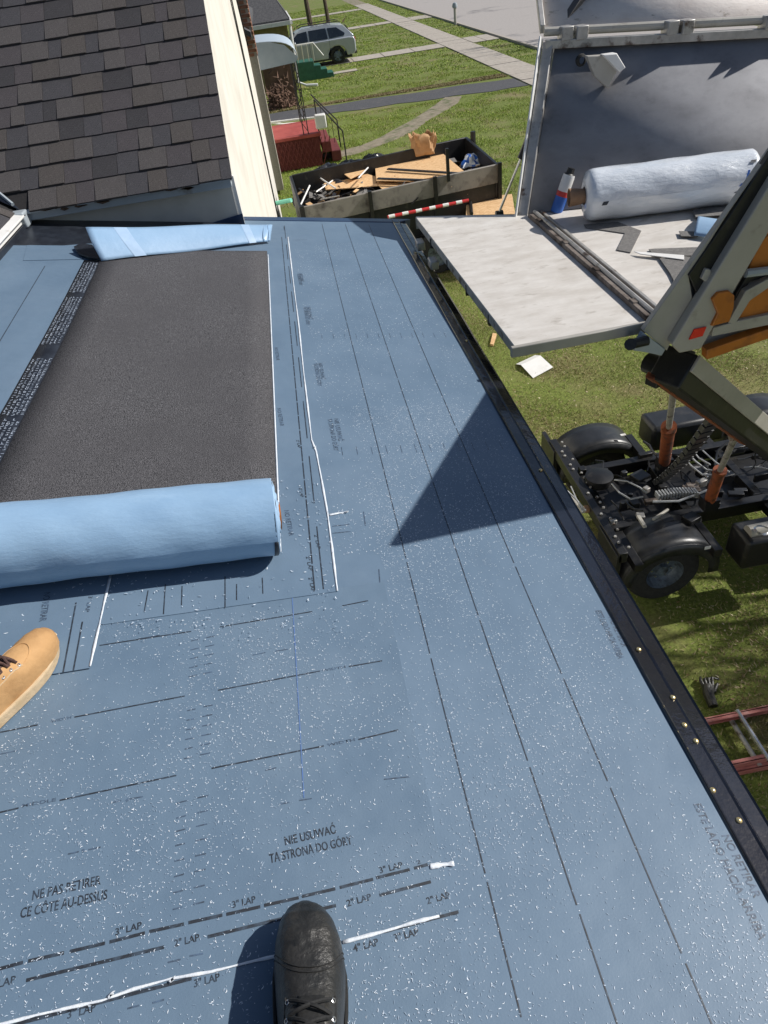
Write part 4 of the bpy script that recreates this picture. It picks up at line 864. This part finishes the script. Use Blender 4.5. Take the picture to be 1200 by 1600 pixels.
# near wall seen from outside
def nw(name, pts, mat, y0=0., th=.02, bevel=.003):
    b = MB(); b.prism([pl(u, v, 1, NY+y0) for u, v in pts], (0, th, 0)); return b.build(name, mat, lt, bevel=bevel)
ext = lambda a, c, k: (a[0]+(c[0]-a[0])*k, a[1]+(c[1]-a[1])*k)
e1 = ext((1005, 517), (1198, 246), 1.16); e2 = ext((1058, 541), (1200, 298), 1.28)
b = MB(); B0 = pl(1005, 517, 1, NY+.03); B1 = pl(e1[0], e1[1], 1, NY+.03)
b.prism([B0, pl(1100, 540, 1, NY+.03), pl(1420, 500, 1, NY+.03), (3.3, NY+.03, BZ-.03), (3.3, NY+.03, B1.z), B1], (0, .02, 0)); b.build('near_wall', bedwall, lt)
nw('wall_end_flange', [(1005, 517), (1042, 548), (1082, 466), (1076, 430), (1140, 330), e1], greym, -.01, .03)
nw('wall_channel', [(1076, 430), (1092, 466), (1114, 462), (1215, 275), e1, (1140, 338)], blackpaint, -.02, .03)
nw('channel_tab', [(1103, 420), (1112, 422), (1108, 444), (1096, 436)], greym, -.035, .02)
nw('wall_post', [(1050, 538), (1062, 552), (1096, 545), (1128, 488), (1215, 340), e2], greym, -.06, .05, .006)
nw('wall_frame', [(1115, 512), (1112, 526), (1240, 500), (1240, 484), (1160, 500)], greym, -.05, .04)
nw('wall_frame', [(1138, 505), (1150, 505), (1172, 470), (1215, 440), (1215, 428), (1165, 455)], greym, -.05, .04)
nw('orange_panel', [(1148, 508), (1172, 468), (1215, 440), (1260, 430), (1260, 495)], orangem, -.03, .03)
nw('orange_panel', [(1165, 432), (1188, 376), (1215, 360), (1260, 350), (1260, 420), (1215, 424)], orangem, -.03, .03)
nw('orange_gusset', [(1113, 468), (1122, 458), (1140, 455), (1148, 462), (1147, 480), (1140, 503), (1112, 510), (1122, 490)], orangem, -.075, .03)
nw('dark_gap', [(1147, 478), (1172, 440), (1212, 430), (1212, 400), (1180, 410), (1150, 460)], blackpaint, -.02, .02)  # open gap between wall parts, its darkness painted as a black plate
b = MB(); b.tube([pl(1165, 427, 1, NY-.05), pl(1240, 418, 1, NY-.05)], .018, 8); b.build('cross_tube', alum, lt)
nw('reflector', [(1077, 531), (1085, 515), (1104, 511), (1098, 525)], redref, -.068, .006, 0)
beam('under_beam', pl(1100, 551, 1, NY-.02), pl(1260, 496, 1, NY-.02), .05, .05, orangem)
b = MB(); b.tube([pl(985, 538, 1, NY-.04), pl(1012, 532, 1, NY-.04)], .022, 10); b.tube([pl(985, 538, 1, NY+.02), pl(985, 538, 1, NY-.06)], .026, 10); b.build('hinge_pin', blackpaint, lt)
nw('hinge_lug', [(990, 548), (1005, 520), (1040, 546), (1034, 556), (1010, 551)], alum, -.02, .03)
# near lid, folded out towards the camera side (out of frame; throws the shadow on the roof)
Mh = Vector((1.74, NY, 3.96)); Kk = Vector((.081+1.2*1.1, 1.565+.02, 3.165+1.1))
b = MB(); b.add([Mh, Mh+Vector((1.6, 0, 0)), Kk+Vector((1.9, .36, 0)), Kk], [(0, 1, 2, 3)]); b.build('near_lid', lidm, lt, thick=.02)
# roll cage post/ propping strut at the far left
st0, st1 = pl(853, 150, 1, 4.62), hz(779, 334, 3.08)
mid = st0.lerp(st1, .5)
b = MB(); b.tube([st0, mid], .024, 10); b.build('strut_cylinder', blackpaint, lt); b = MB(); b.tube([mid, st1], .009, 8); b.build('strut_rod', steel, lt); b = MB(); b.tube([st1+Vector((-.02, 0, 0)), st1+Vector((.03, 0, 0))], .022, 8); b.build('strut_eye', blackpaint, lt)
# lifting boom
bm0, bm1 = hz(1050, 572, 2.95), hz(1200, 690, 1.9)
bm1 = bm0+(bm1-bm0)*1.5
beam('lift_boom', bm0, bm1, .17, .17, blackpaint, bevel=.01)
d_ = (bm1-bm0).normalized(); s_ = d_.cross(Vector((0, 0, 1))).normalized()
u_b = s_.cross(d_).normalized(); beam('boom_side_plate', bm0+u_b*.045+s_*.092, bm1+u_b*.045+s_*.092, .014, .08, greym)
beam('boom_edge', bm0-u_b*.075-s_*.07, bm0.lerp(bm1, .6)-u_b*.075-s_*.07, .05, .03, orusty)
b = MB(); b.tube([hz(1012, 566, 2.9), hz(1045, 580, 2.9)], .05, 14); b.build('boom_bushing', blackpaint, lt)
beam('boom_bracket', hz(1018, 590, 2.85), hz(1075, 560, 2.85), .07, .1, blackpaint); beam('boom_bracket', hz(1050, 590, 2.8), hz(1068, 578, 2.8), .06, .1, orangem)
# chassis
b_cols = blackpaint
for y in (3.95, 4.75): beam('chassis_rail', (2.05, y, .62), (6.5, y, .62), .08, .12, blackpaint)
for x in (2.1, 2.75, 3.4, 4.3): beam('cross_member', (x, 3.5, .6), (x, 5.2, .6), .07, .08, blackpaint)
beam('rear_bar', (1.98, 3.55, .7), (1.98, 5.2, .7), .07, .1, blackpaint)
b = MB(); b.prism([(2.1, 3.98, .5), (4.2, 3.98, .5), (4.2, 4.72, .5), (2.1, 4.72, .5)], (0, 0, .03)); b.build('belly_pan', blackpaint, lt)
wx, wy0, wy1 = 2.42, 3.74, 5.2
def fender(x, yc, wd, r=.42, zc=.33):
    b = MB()
    def F(i, j):
        a = math.pi*i
        return Vector((x-math.cos(a)*r*.98, yc+(j-.5)*wd, zc+math.sin(a)**.75*r*.92 if math.sin(a) > 0 else zc))
    b.grid(F, 20, 4)
    for sy in (-wd/2, wd/2):
        b.add([Vector((x-math.cos(math.pi*i/20)*r*.98, yc+sy, zc+max(0, math.sin(math.pi*i/20))**.75*r*.92)) for i in range(21)]+[Vector((x-math.cos(math.pi*i/20)*r*.78, yc+sy*1.02, zc+max(0, math.sin(math.pi*i/20))**.75*r*.66)) for i in range(21)], [(i, i+1, 22+i, 21+i) for i in range(20)])
    o = b.build('fender', plasticblk, lt, thick=.012); return o
def wheel(x, yc, s, r=.315):
    wh = MB().lathe([(.16, .11), (.24, .115), (.295, .1), (r, .06), (r, -.06), (.295, -.1), (.24, -.115), (.16, -.11)], (x, yc, r), (0, 1, 0), 36).build('wheel', tyrem, lt)
    MB().lathe([(0, .06), (.05, .065), (.055, .03), (.13, .02), (.15, .05), (.162, .11)], (x, yc, r), (0, s, 0), 32).build('rim', rimm, wh)
    b = MB()
    for k in range(6):
        a = k*math.pi/3; b.tube([(x+.085*math.cos(a), yc+s*.02, r+.085*math.sin(a)), (x+.085*math.cos(a), yc+s*.05, r+.085*math.sin(a))], .011, 6)
    b.build('wheel_nut', steel, wh)
for x in (2.42, 4.1):
    wheel(x, wy0, -1); wheel(x, wy1, 1); fender(x, wy0, .36); fender(x, wy1, .36)
MB().box((2.68, 3.545, .64), (.05, .004, .03)).build('white_sticker', whitep, lt)
MB().box((2.62, 5.05, .76), (.05, .03, .004)).build('white_sticker', whitep, lt)
# rear mudguard boards
beam('mudguard', (1.95, 3.55, .52), (1.95, 3.93, .52), .04, .42, blackpaint); beam('mudguard', (1.95, 5.02, .52), (1.95, 5.38, .52), .04, .42, blackpaint)
# tool boxes, fuel tank
b = MB(); b.box((3.25, 3.52, .62), (.7, .26, .3)); b.build('tool_box', blackpaint, lt, bevel=.03)
b = MB(); b.box((3.3, 5.2, .62), (.75, .32, .28)); b.build('tool_box', plasticblk, lt, bevel=.04)
b = MB(); b.tube([(2.95, 3.5, .78), (3.55, 3.5, .78)], .055, 12); b.build('tank', greym, lt)
b = MB(); b.lathe([(.05, 0), (.06, .01), (.045, .02)], (3.0, 3.42, .85), (0, 0, 1), 16); b.build('tank_cap', steel, lt)
# hydraulic cylinders
def hyd(a, m_, c, ra=.05, rb=.022):
    cy = MB().tube([a, m_], ra, 14).build('hydraulic_cylinder', orusty, lt); MB().tube([a.lerp(m_, .93), a.lerp(m_, 1.02)], ra*1.15, 14).build('gland', orusty, cy); MB().tube([m_, c], rb, 12).build('rod', edgem, cy); MB().tube([c-Vector((.035, 0, 0)), c+Vector((.035, 0, 0))], .035, 10).build('rod_eye', rustm, cy)
    MB().box(a, (.12, .1, .1)).build('mount_bracket', blackpaint, cy)
hyd(hz(1038, 722, .75), hz(1045, 668, 1.55), hz(1055, 592, 2.55))
hyd(hz(1108, 785, .8), hz(1125, 735, 1.2), hz(1150, 680, 1.95), .045)
# energy chain
def chain(P, wd, name='cable_chain'):
    n = len(P); up = Vector((0, 0, 1))
    for i in range(n-1):
        a, c = P[i], P[i+1]; d = (c-a).normalized(); s = d.cross(up).normalized(); b = MB()
        h = .022; m_ = a.lerp(c, .78); q = s.cross(d)*h
        b.prism([a-s*wd/2-q, a+s*wd/2-q, a+s*wd/2+q, a-s*wd/2+q], m_-a); b.build('chain_link', plasticblk, lt)
cp0, cp1 = hz(1030, 752, .85), hz(1118, 650, 1.75)
chain([cp0.lerp(cp1, t)+Vector((0, 0, -.08*math.sin(t*3.14))) for t in np.linspace(0, 1, 17)], .12)
cs = [hz(1025+i*4.6, 775-1.2*i+.06*i*i, .8) for i in range(15)]
for i in range(14):
    a, c = cs[i], cs[i+1]; b = MB(); m_ = (a+c)/2; MB().box(m_, (.012, .075, .05)).build('chain_link', hosem, lt)
b = MB(); b.tube([hz(1020, 784, .8), hz(1060, 783, .8), hz(1108, 765, .8)], .01, 6); b.build('chain_bracket', hosem, lt)
# hoses and small fittings
rnc = random.Random(17)
for i in range(26):
    a = Vector((rnc.uniform(2.1, 3.7), rnc.uniform(3.95, 4.75), rnc.uniform(.62, .78))); pts = [a]; d = Vector((rnc.gauss(0, 1), rnc.gauss(0, .6), 0)).normalized()
    for k in range(6): d = (d+Vector((rnc.gauss(0, .5), rnc.gauss(0, .5), rnc.gauss(0, .12)))).normalized(); pts.append(pts[-1]+d*.07)
    MB().tube(pts, rnc.choice((.006, .008, .011)), 6).build('hose', rnc.choice((blackpaint, blackpaint, plasticblk, hosem)), lt)
for i in range(30):
    MB().box((rnc.uniform(2.05, 3.9), rnc.uniform(3.9, 4.8), rnc.uniform(.66, .72)), (rnc.uniform(.03, .14), rnc.uniform(.02, .1), rnc.uniform(.03, .1)), rz=rnc.uniform(-.3, .3)).build('fitting', rnc.choice((blackpaint, plasticblk, blackpaint, edgem, rustm)), lt, bevel=.004)
for i in range(22):
    MB().lathe([(0, .012), (.011, .01), (.013, 0)], (1.99+rnc.choice((0, .05)), 3.6+i*.072, .755), (0, 0, 1), 6).build('bolt', edgem, lt)
rnd = random.Random(5)
for (pts, r) in [([(1066, 712), (1080, 728), (1098, 742), (1118, 742)], .008), ([(1072, 706), (1088, 722), (1104, 734), (1122, 736)], .008), ([(1080, 700), (1092, 716), (1110, 726)], .007), ([(1098, 704), (1118, 722), (1140, 738)], .007),
                 ([(956, 756), (968, 770), (985, 780), (1005, 776)], .008), ([(960, 750), (980, 752), (1000, 762), (1010, 770)], .007), ([(885, 766), (900, 780), (915, 798)], .008), ([(892, 760), (903, 785), (910, 800)], .006)]:
    b = MB(); b.tube([hz(u, v, .8+rnd.uniform(0, .08)) for u, v in pts], r, 6); b.build('hose', hosem, lt)
for (u, v, sx, sy, m_) in [(1065, 722, .09, .06, whitep), (1092, 733, .08, .04, edgem), (1104, 745, .05, .05, steel), (985, 788, .08, .03, edgem), (922, 795, .1, .05, cardb), (1010, 765, .05, .05, edgem), (958, 816, .06, .03, edgem), (975, 740, .05, .04, plasticblk), (940, 740, .12, .1, plasticblk), (1000, 745, .14, .12, plasticblk), (1040, 812, .1, .1, plasticblk), (1080, 810, .12, .1, blackpaint), (1125, 745, .1, .08, plasticblk)]:
    MB().box(hz(u, v, .7), (sx, sy, .05), rz=rnd.uniform(-.4, .4)).build('fitting', m_, lt, bevel=.006)
beam('step_bar', hz(890, 775, .75), hz(912, 800, .75), .03, .03, greym); beam('step_bar', hz(997, 806, .8), hz(1008, 824, .8), .03, .02, greym); beam('step_bar', hz(1020, 812, .8), hz(1044, 796, .8), .02, .02, greym)
b = MB(); b.lathe([(.09, 0), (.12, .03), (.12, .1), (.05, .12), (0, .12)], hz(935, 757, .7), (0, 0, 1), 20); b.build('motor_drum', blackpaint, lt)
# ------------------------------------------------------------------ things in the container
rl = thing('wrapped_roll', 'new membrane roll wrapped in glossy white plastic lying in the container', 'roofing roll', (2.1, 4.0, BZ))
ra_, rb_ = Vector((1.62, 3.97, BZ+.145)), Vector((2.56, 3.83, BZ+.145))
ax2 = (rb_-ra_); AL2 = ax2.length; ax2.normalize(); t2 = ax2.cross(Vector((0, 0, 1))).normalized()
def rc(t, th, r): return ra_+ax2*t+(Vector((0, 0, 1))*math.sin(th)+t2*math.cos(th))*r
def rprof(i):
    if i < .05: return .085+.055*math.sqrt(max(0, 1-(1-i/.05)**2))
    if i > .96: return .09+.05*math.sqrt(max(0, 1-((i-.96)/.04)**2))
    return .14
b = MB(); b.grid(lambda i, j: rc(i*AL2, j*2*math.pi, rprof(i)*(1+.012*math.sin(i*21+5*math.sin(j*6.28*2))+.008*math.sin(j*30+i*8))), 60, 40); b.lathe([(.0, 0), (.095, .004)], rb_-ax2*.004, ax2, 20); b.lathe([(.05, 0), (.086, 0)], ra_+ax2*.002, ax2, 20); b.build('wrapping', wrap, rl, ang=50)
b = MB(); b.lathe([(.034, .02), (.038, .02), (.05, -.085), (.046, -.085), (.036, 0)], ra_, ax2, 20); b.build('core', cardb, rl)
b = MB(); b.lathe([(.0, .004), (.046, .0)], ra_-ax2*.04, ax2, 20); b.build('core_dark', blackfilm, rl)
th0 = 3.14+.55
def mark(pts, mat=None):
    b = MB(); b.poly([rc(t, th, .1425) for t, th in pts]); b.build('printed_mark', mat or bluebag, rl, smooth=False)
for (t, th, a, c) in [(.07, -.15, .03, .14), (.85, .2, .012, .3), (.8, -.3, .04, .05), (.87, .75, .03, .12), (.82, -.05, .02, .1)]:
    mark([(t, th), (t+a, th), (t+a+.01, th+c), (t+.01, th+c)], ink if a > .025 else bluebag)
can = thing('spray_can', 'blue and white spray can standing between the wall end and the wrapped roll', 'spray can', (1.5, 4.0, BZ))
cc = hz(864, 327, BZ); cc.z = BZ; cc.y -= .06; cs_ = 1.45; up_ = Vector((.35, -.0, 1)).normalized()
K = lambda P: [(r*1.15, h*cs_) for r, h in P]
b = MB(); b.lathe(K([(0, 0), (.031, 0), (.032, .01), (.032, .08)]), cc, up_, 20); b.build('can_lower', bluebag, can); b = MB(); b.lathe(K([(.032, .08), (.032, .14), (.03, .15)]), cc, up_, 20); b.build('can_upper', whitep, can)
b = MB(); b.lathe(K([(.03, .15), (.02, .155), (.018, .175), (0, .175)]), cc, up_, 16); b.build('cap', blackpaint, can)
b = MB(); b.lathe(K([(.0325, .065), (.0325, .085)]), cc, up_, 20); b.build('red_band', redp, can)
sc = [([(912, 352), (965, 348), (1002, 362), (985, 396), (963, 392), (976, 366), (915, 357)], scrapm, 'angular grey membrane offcut bent like a hook in front of the wrapped roll'),
      ([(1013, 392), (1022, 391), (1105, 388), (1105, 402), (1022, 402)], scrapm, 'long narrow grey offcut at the centre of the container floor'),
      ([(1030, 407), (1070, 404), (1110, 408), (1090, 430), (1055, 448), (1046, 430)], scrapm, 'dark triangular grey offcut nearest the container corner'),
      ([(1060, 365), (1090, 366), (1090, 374), (1063, 373)], scrapm, 'small grey offcut touching the curled light blue piece'),
      ([(990, 398), (1068, 404), (1068, 411), (1000, 402)], whitep, 'thin white strip between the grey offcuts'),
      ([(1081, 334), (1120, 322), (1150, 322), (1150, 340), (1086, 345)], scrapm, 'grey board offcut beside the right end of the wrapped roll')]
for i, (pts, mt, lab) in enumerate(sc):
    b = MB(); b.prism([P_(u, v)+Vector((0, 0, .006+i*.003)) for u, v in pts], (0, 0, -.004)); tag(b.build('membrane_offcut', mt, bevel=.001), lab, 'offcut', 'offcuts on the container floor')
A_, B_, C2, D2 = P_(1090, 344), P_(1128, 350), P_(1112, 378), P_(1083, 374)
b = MB(); b.grid(lambda i, j: A_.lerp(B_, i).lerp(D2.lerp(C2, i), j)+Vector((0, 0, .02+.035*math.sin(j*3.1))), 8, 10); tag(b.build('curled_offcut', film, thick=.003), 'curled light blue membrane piece on the container floor by the channel beam', 'offcut')
b = MB(); b.lathe([(0, .06), (.03, .05), (.036, .02), (.03, 0)], pl(1150, 275, 1, 3.8), (.3, -1, .3), 16); tag(b.build('shiny_cap', wrap), 'small shiny white cap at the right end of the wrapped roll', 'cap')
# ------------------------------------------------------------------ things on the lawn
fp = [hz(u, v, .0) for u, v in [(806, 570), (836, 557), (864, 577), (833, 592)]]
b = MB(); m1, m2 = (fp[0]+fp[3])/2, (fp[1]+fp[2])/2
b.add([fp[0]+Vector((0, 0, .01)), fp[1]+Vector((0, 0, .02)), m2.lerp(fp[1], .4)+Vector((0, 0, .07)), m1.lerp(fp[0], .4)+Vector((0, 0, .06)), fp[2]+Vector((0, 0, .03)), fp[3]+Vector((0, 0, .012))], [(0, 1, 2, 3), (3, 2, 4, 5)])
tag(b.build('flashing_piece', whitep, thick=.003, smooth=False), 'bent white metal flashing piece lying on the lawn below the platform', 'flashing')
b = MB(); b.prism([hz(766, 540, .01), hz(770, 523, .01), hz(776, 524, .01), hz(771, 541, .01)], (0, 0, .03)); tag(b.build('wood_block', osb), 'small pale wood block on the grass under the platform edge', 'block')
gl = thing('work_glove', 'dark crumpled work glove lying on the grass above the ladder', 'glove', hz(1110, 1080, 0))
gc = hz(1108, 1082, 0)
b = MB(); 
b.tube([gc+Vector((-.04, -.13, .02)), gc+Vector((-.03, -.04, .03)), gc+Vector((.0, .03, .035))], [.035, .04, .045], 10)
for k in range(4): b.tube([gc+Vector((-.03+.022*k, .03, .03)), gc+Vector((-.03+.03*k, .09, .045)), gc+Vector((-.01+.04*k, .12-.015*k, .03))], [.014, .013, .009], 8)
b.tube([gc+Vector((.02, -.02, .03)), gc+Vector((.07, .03, .04)), gc+Vector((.09, .05, .02))], [.015, .013, .008], 8); b.build('glove_body', blackleather, gl)
ld = thing('ladder', 'pink fibreglass extension ladder with paired aluminium rungs lying on the grass below the eave', 'ladder', (2.8, 2.24, 0))
for dz in (0, 1):
    for y in (2.45-.03*dz, 2.03+.03*dz):
        x0 = 2.17-.02*dz if y > 2.2 else 2.13
        for (z0, z1, w_) in ((.02+.05*dz, .065+.05*dz, .012),):
            b = MB(); b.box(((x0+6.4)/2, y, (z0+z1)/2), (6.4-x0, .012, z1-z0)); b.box(((x0+6.4)/2, y+(.014 if y < 2.2 else -.014), z1-.004), (6.4-x0, .03, .008)); b.box(((x0+6.4)/2, y+(.014 if y < 2.2 else -.014), z0+.004), (6.4-x0, .03, .008)); b.build('rail', fibre, ld)
for i in range(14):
    for dz in (0, 1):
        x = 2.36+i*.305+.055*dz; MB().tube([(x, 2.04, .06+.045*dz), (x, 2.44, .06+.045*dz)], .0175, 10).build('rung', steel if dz else edgem, ld)
# ------------------------------------------------------------------ boots of two people
def boot(t, Mx, upper, sole, lace, eye=True, moc=False):
    """Mx: matrix from boot space (x toe, y left, z up) to world"""
    Mx = Mx@Matrix.Diagonal((1.32 if not moc else 1.1, 1.2 if not moc else .9, 1.25 if not moc else 1.0, 1))
    key = [(.0, .030, .070), (.02, .037, .08), (.06, .038, .10), (.10, .037, .115), (.14, .041, .098), (.18, .047, .076), (.22, .051, .066), (.25, .0485, .061), (.275, .041, .053), (.292, .029, .04), (.301, .013, .024), (.303, .003, .012)]
    def itp(x, k):
        for a, c in zip(key, key[1:]):
            if x <= c[0]: f = (x-a[0])/(c[0]-a[0]); f = f*f*(3-2*f) if k == 2 else f; return a[k]+(c[k]-a[k])*f
        return key[-1][k]
    off = lambda x: -.012*math.sin(min(1, x/.3)*3.1)+.006*(x/.3)
    b = MB()
    def F(i, j):
        x = .303*(1-(1-i)**1.35); w_, h = itp(x, 1), itp(x, 2); th = j*math.pi; c, s = math.cos(th), math.sin(th)
        wr = 1+.012*math.sin(x*160)*(1 if .15 < x < .2 else 0)*s
        z = .03+h*(abs(s)**.8)*wr
        return Mx@Vector((x, off(x)+w_*(abs(c)**.75)*(1 if c > 0 else -1)*(1+.05*s), z))
    b.grid(F, 44, 24)
    b.build('boot', upper, t, ang=75); boot_o = bpy.data.objects[-1] if False else [o for o in C.objects if o.parent == t and o.name.startswith('boot')][-1]
    # shaft
    b = MB()
    def G(i, j):
        z = .07+i*.17; a = j*2*math.pi; rx, ry = .058+.004*i, .045+.006*i
        return Mx@Vector((.058-.018*i+rx*math.cos(a)*(1.18-.2*i), off(.05)+ry*math.sin(a), z+.02*math.cos(a)*(1-i)))
    b.grid(G, 12, 28); b.build('boot_shaft', upper, boot_o, ang=75)
    b = MB(); n = 44
    out = []
    for k in range(n):
        a = k/n*2*math.pi; x = .1515-.158*math.cos(a); s = math.sin(a); xx = min(max(x, 0.001), .3025); w_ = max(itp(xx, 1), .012)+.0065
        out.append(Vector((x, off(xx)+w_*(abs(s)**.62)*(1 if s > 0 else -1)*(.97), 0)))
    b.prism([Mx@p for p in out], Mx.to_3x3()@Vector((0, 0, .028))); b.build('sole', sole, boot_o, bevel=.004)
    b = MB(); m2_ = []
    for k in range(n+1):
        p = out[k % n]; m2_.append(Mx@Vector((p.x*.985+.002, p.y*.965, .0305)))
    b.tube(m2_, .0035, 6, cap=False); b.build('welt', lace if not moc else sole, boot_o)
    def top(x, yo): 
        w_, h = itp(x, 1), itp(x, 2); c = max(-1, min(1, yo/w_)); s = math.sqrt(max(0, 1-min(1, abs(c)**(1/.75))**2)); return .03+h*(s**.8)
    if moc:
        b = MB(); pts = []
        for k in range(21):
            a = -math.pi*.5+k/20*math.pi; x = .175+.05*math.cos(a); yo = .034*math.sin(a); pts.append(Mx@Vector((x, off(x)+yo, top(x, yo)+.0008)))
        b.tube(pts, .0013, 5); b.build('seam', lace if False else upper, boot_o)
    b = MB()
    for (xs, hw_) in ((.238, .9), (.232, .9)) if not moc else ():
        pts = []
        for k in range(17):
            th = math.pi*(.04+.92*k/16); x = xs-.03*math.sin(th)**2+.0*k; w_, h = itp(x, 1), itp(x, 2); c_, s_ = math.cos(th), math.sin(th)
            pts.append(Mx@Vector((x, off(x)+w_*(abs(c_)**.75)*(1 if c_ > 0 else -1)*1.01, .0305+h*(abs(s_)**.8)*1.01)))
        b.tube(pts, .0011, 5)
    for sgn in (-1, 1):
        pts = [Mx@Vector((x, off(x)+sgn*(.033+.016*((.175-x)/.1)**2*0), top(x, .033)+.0015)) for x in np.linspace(.178, .085, 9)]
        b.tube(pts, .0016, 5)
    tag(b.build('stitched_seam', lace if not moc else solem, boot_o), kind='stuff')
    tb = MB(); tb.grid(lambda i, j: Mx@Vector((.175-.1*i, off(.14)+(j-.5)*.036, top(max(.1, .175-.075*i), (j-.5)*.036)+.003+.07*max(0, i-.75))), 12, 6); tb.build('tongue', lace, boot_o, thick=.003)
    for r in range(5):
        x = .172-.021*r; zz = .007
        for s in (-1, 1):
            y0, y1 = .027*s, -.027*s; x2 = x-.018
            b = MB(); pts = []
            for q in range(7):
                f = q/6; yy = y0+(y1-y0)*f; xx = x+(x2-x)*f; pts.append(Mx@Vector((xx, off(xx)+yy, top(max(.1, xx), yy)+zz+.004*math.sin(f*3.14)+.028*max(0, .11-xx)/.03*0)))
            b.tube(pts, .0031, 6); b.build('lace', lace, boot_o)
            if eye:
                p = Mx@Vector((x, off(x)+.03*s, top(x, .03*s)+.002)); b = MB(); b.lathe([(.0022, .0018), (.0036, .0014), (.0046, 0), (.0022, -.001)], p, Mx.to_3x3()@Vector((0, s*.55, .83)), 12); b.build('eyelet', steel, boot_o)
    b = MB(); 
    for s in (-1, 1):
        pts = []
        for q in range(9):
            f = q/8*math.pi*1.6; pts.append(Mx@Vector((.118+.018*math.cos(f+.5)*s*.6, off(.12)+s*(.012+.02*math.sin(f/1.6)), top(.12, .01)+.014+.006*math.sin(f*1.3))))
        b.tube(pts, .003, 6)
    b.build('lace_bow', lace, boot_o)
    b = MB(); b.grid(lambda i, j: Mx@Vector((.02-.45*i+.062*math.cos(j*6.283)*(1+.1*i), .05*math.sin(j*6.283)*(1+.1*i)+off(.05), .2+i*.3)), 8, 20)
    b.build('trouser_leg', denim, t, ang=80)
def frame(px, py, hx, hy, k=.006, zs=1.):
    o = RP(px, py, k); ex = Vector((hx, hy, 0)); ex = (ex-NR*ex.dot(NR)).normalized(); ey_ = NR.cross(ex)
    return Matrix(((ex.x, ey_.x, NR.x, o.x), (ex.y, ey_.y, NR.y, o.y), (ex.z, ey_.z, NR.z, o.z), (0, 0, 0, 1)))
hd = Vector((.10, 1)).normalized()
tx, ty = -.231, .517
pp = thing('person', 'person standing in a scuffed black leather lace-up boot at the bottom of the picture', 'person', RP(tx-hd.x*.4, ty-hd.y*.4))
boot(pp, frame(tx-hd.x*.4, ty-hd.y*.4, hd.x, hd.y, .006), blackleather, blacksole, blacklace)
hd = Vector((.44, .9)).normalized(); tx, ty = -.82, 1.228
pt = thing('person', 'person stepping in from the left in a tan nubuck work boot with brown laces', 'person', RP(tx-hd.x*.33, ty-hd.y*.33))
boot(pt, frame(tx-hd.x*.33, ty-hd.y*.33, hd.x, hd.y, .011), tanleather, solem, lacem, moc=True)
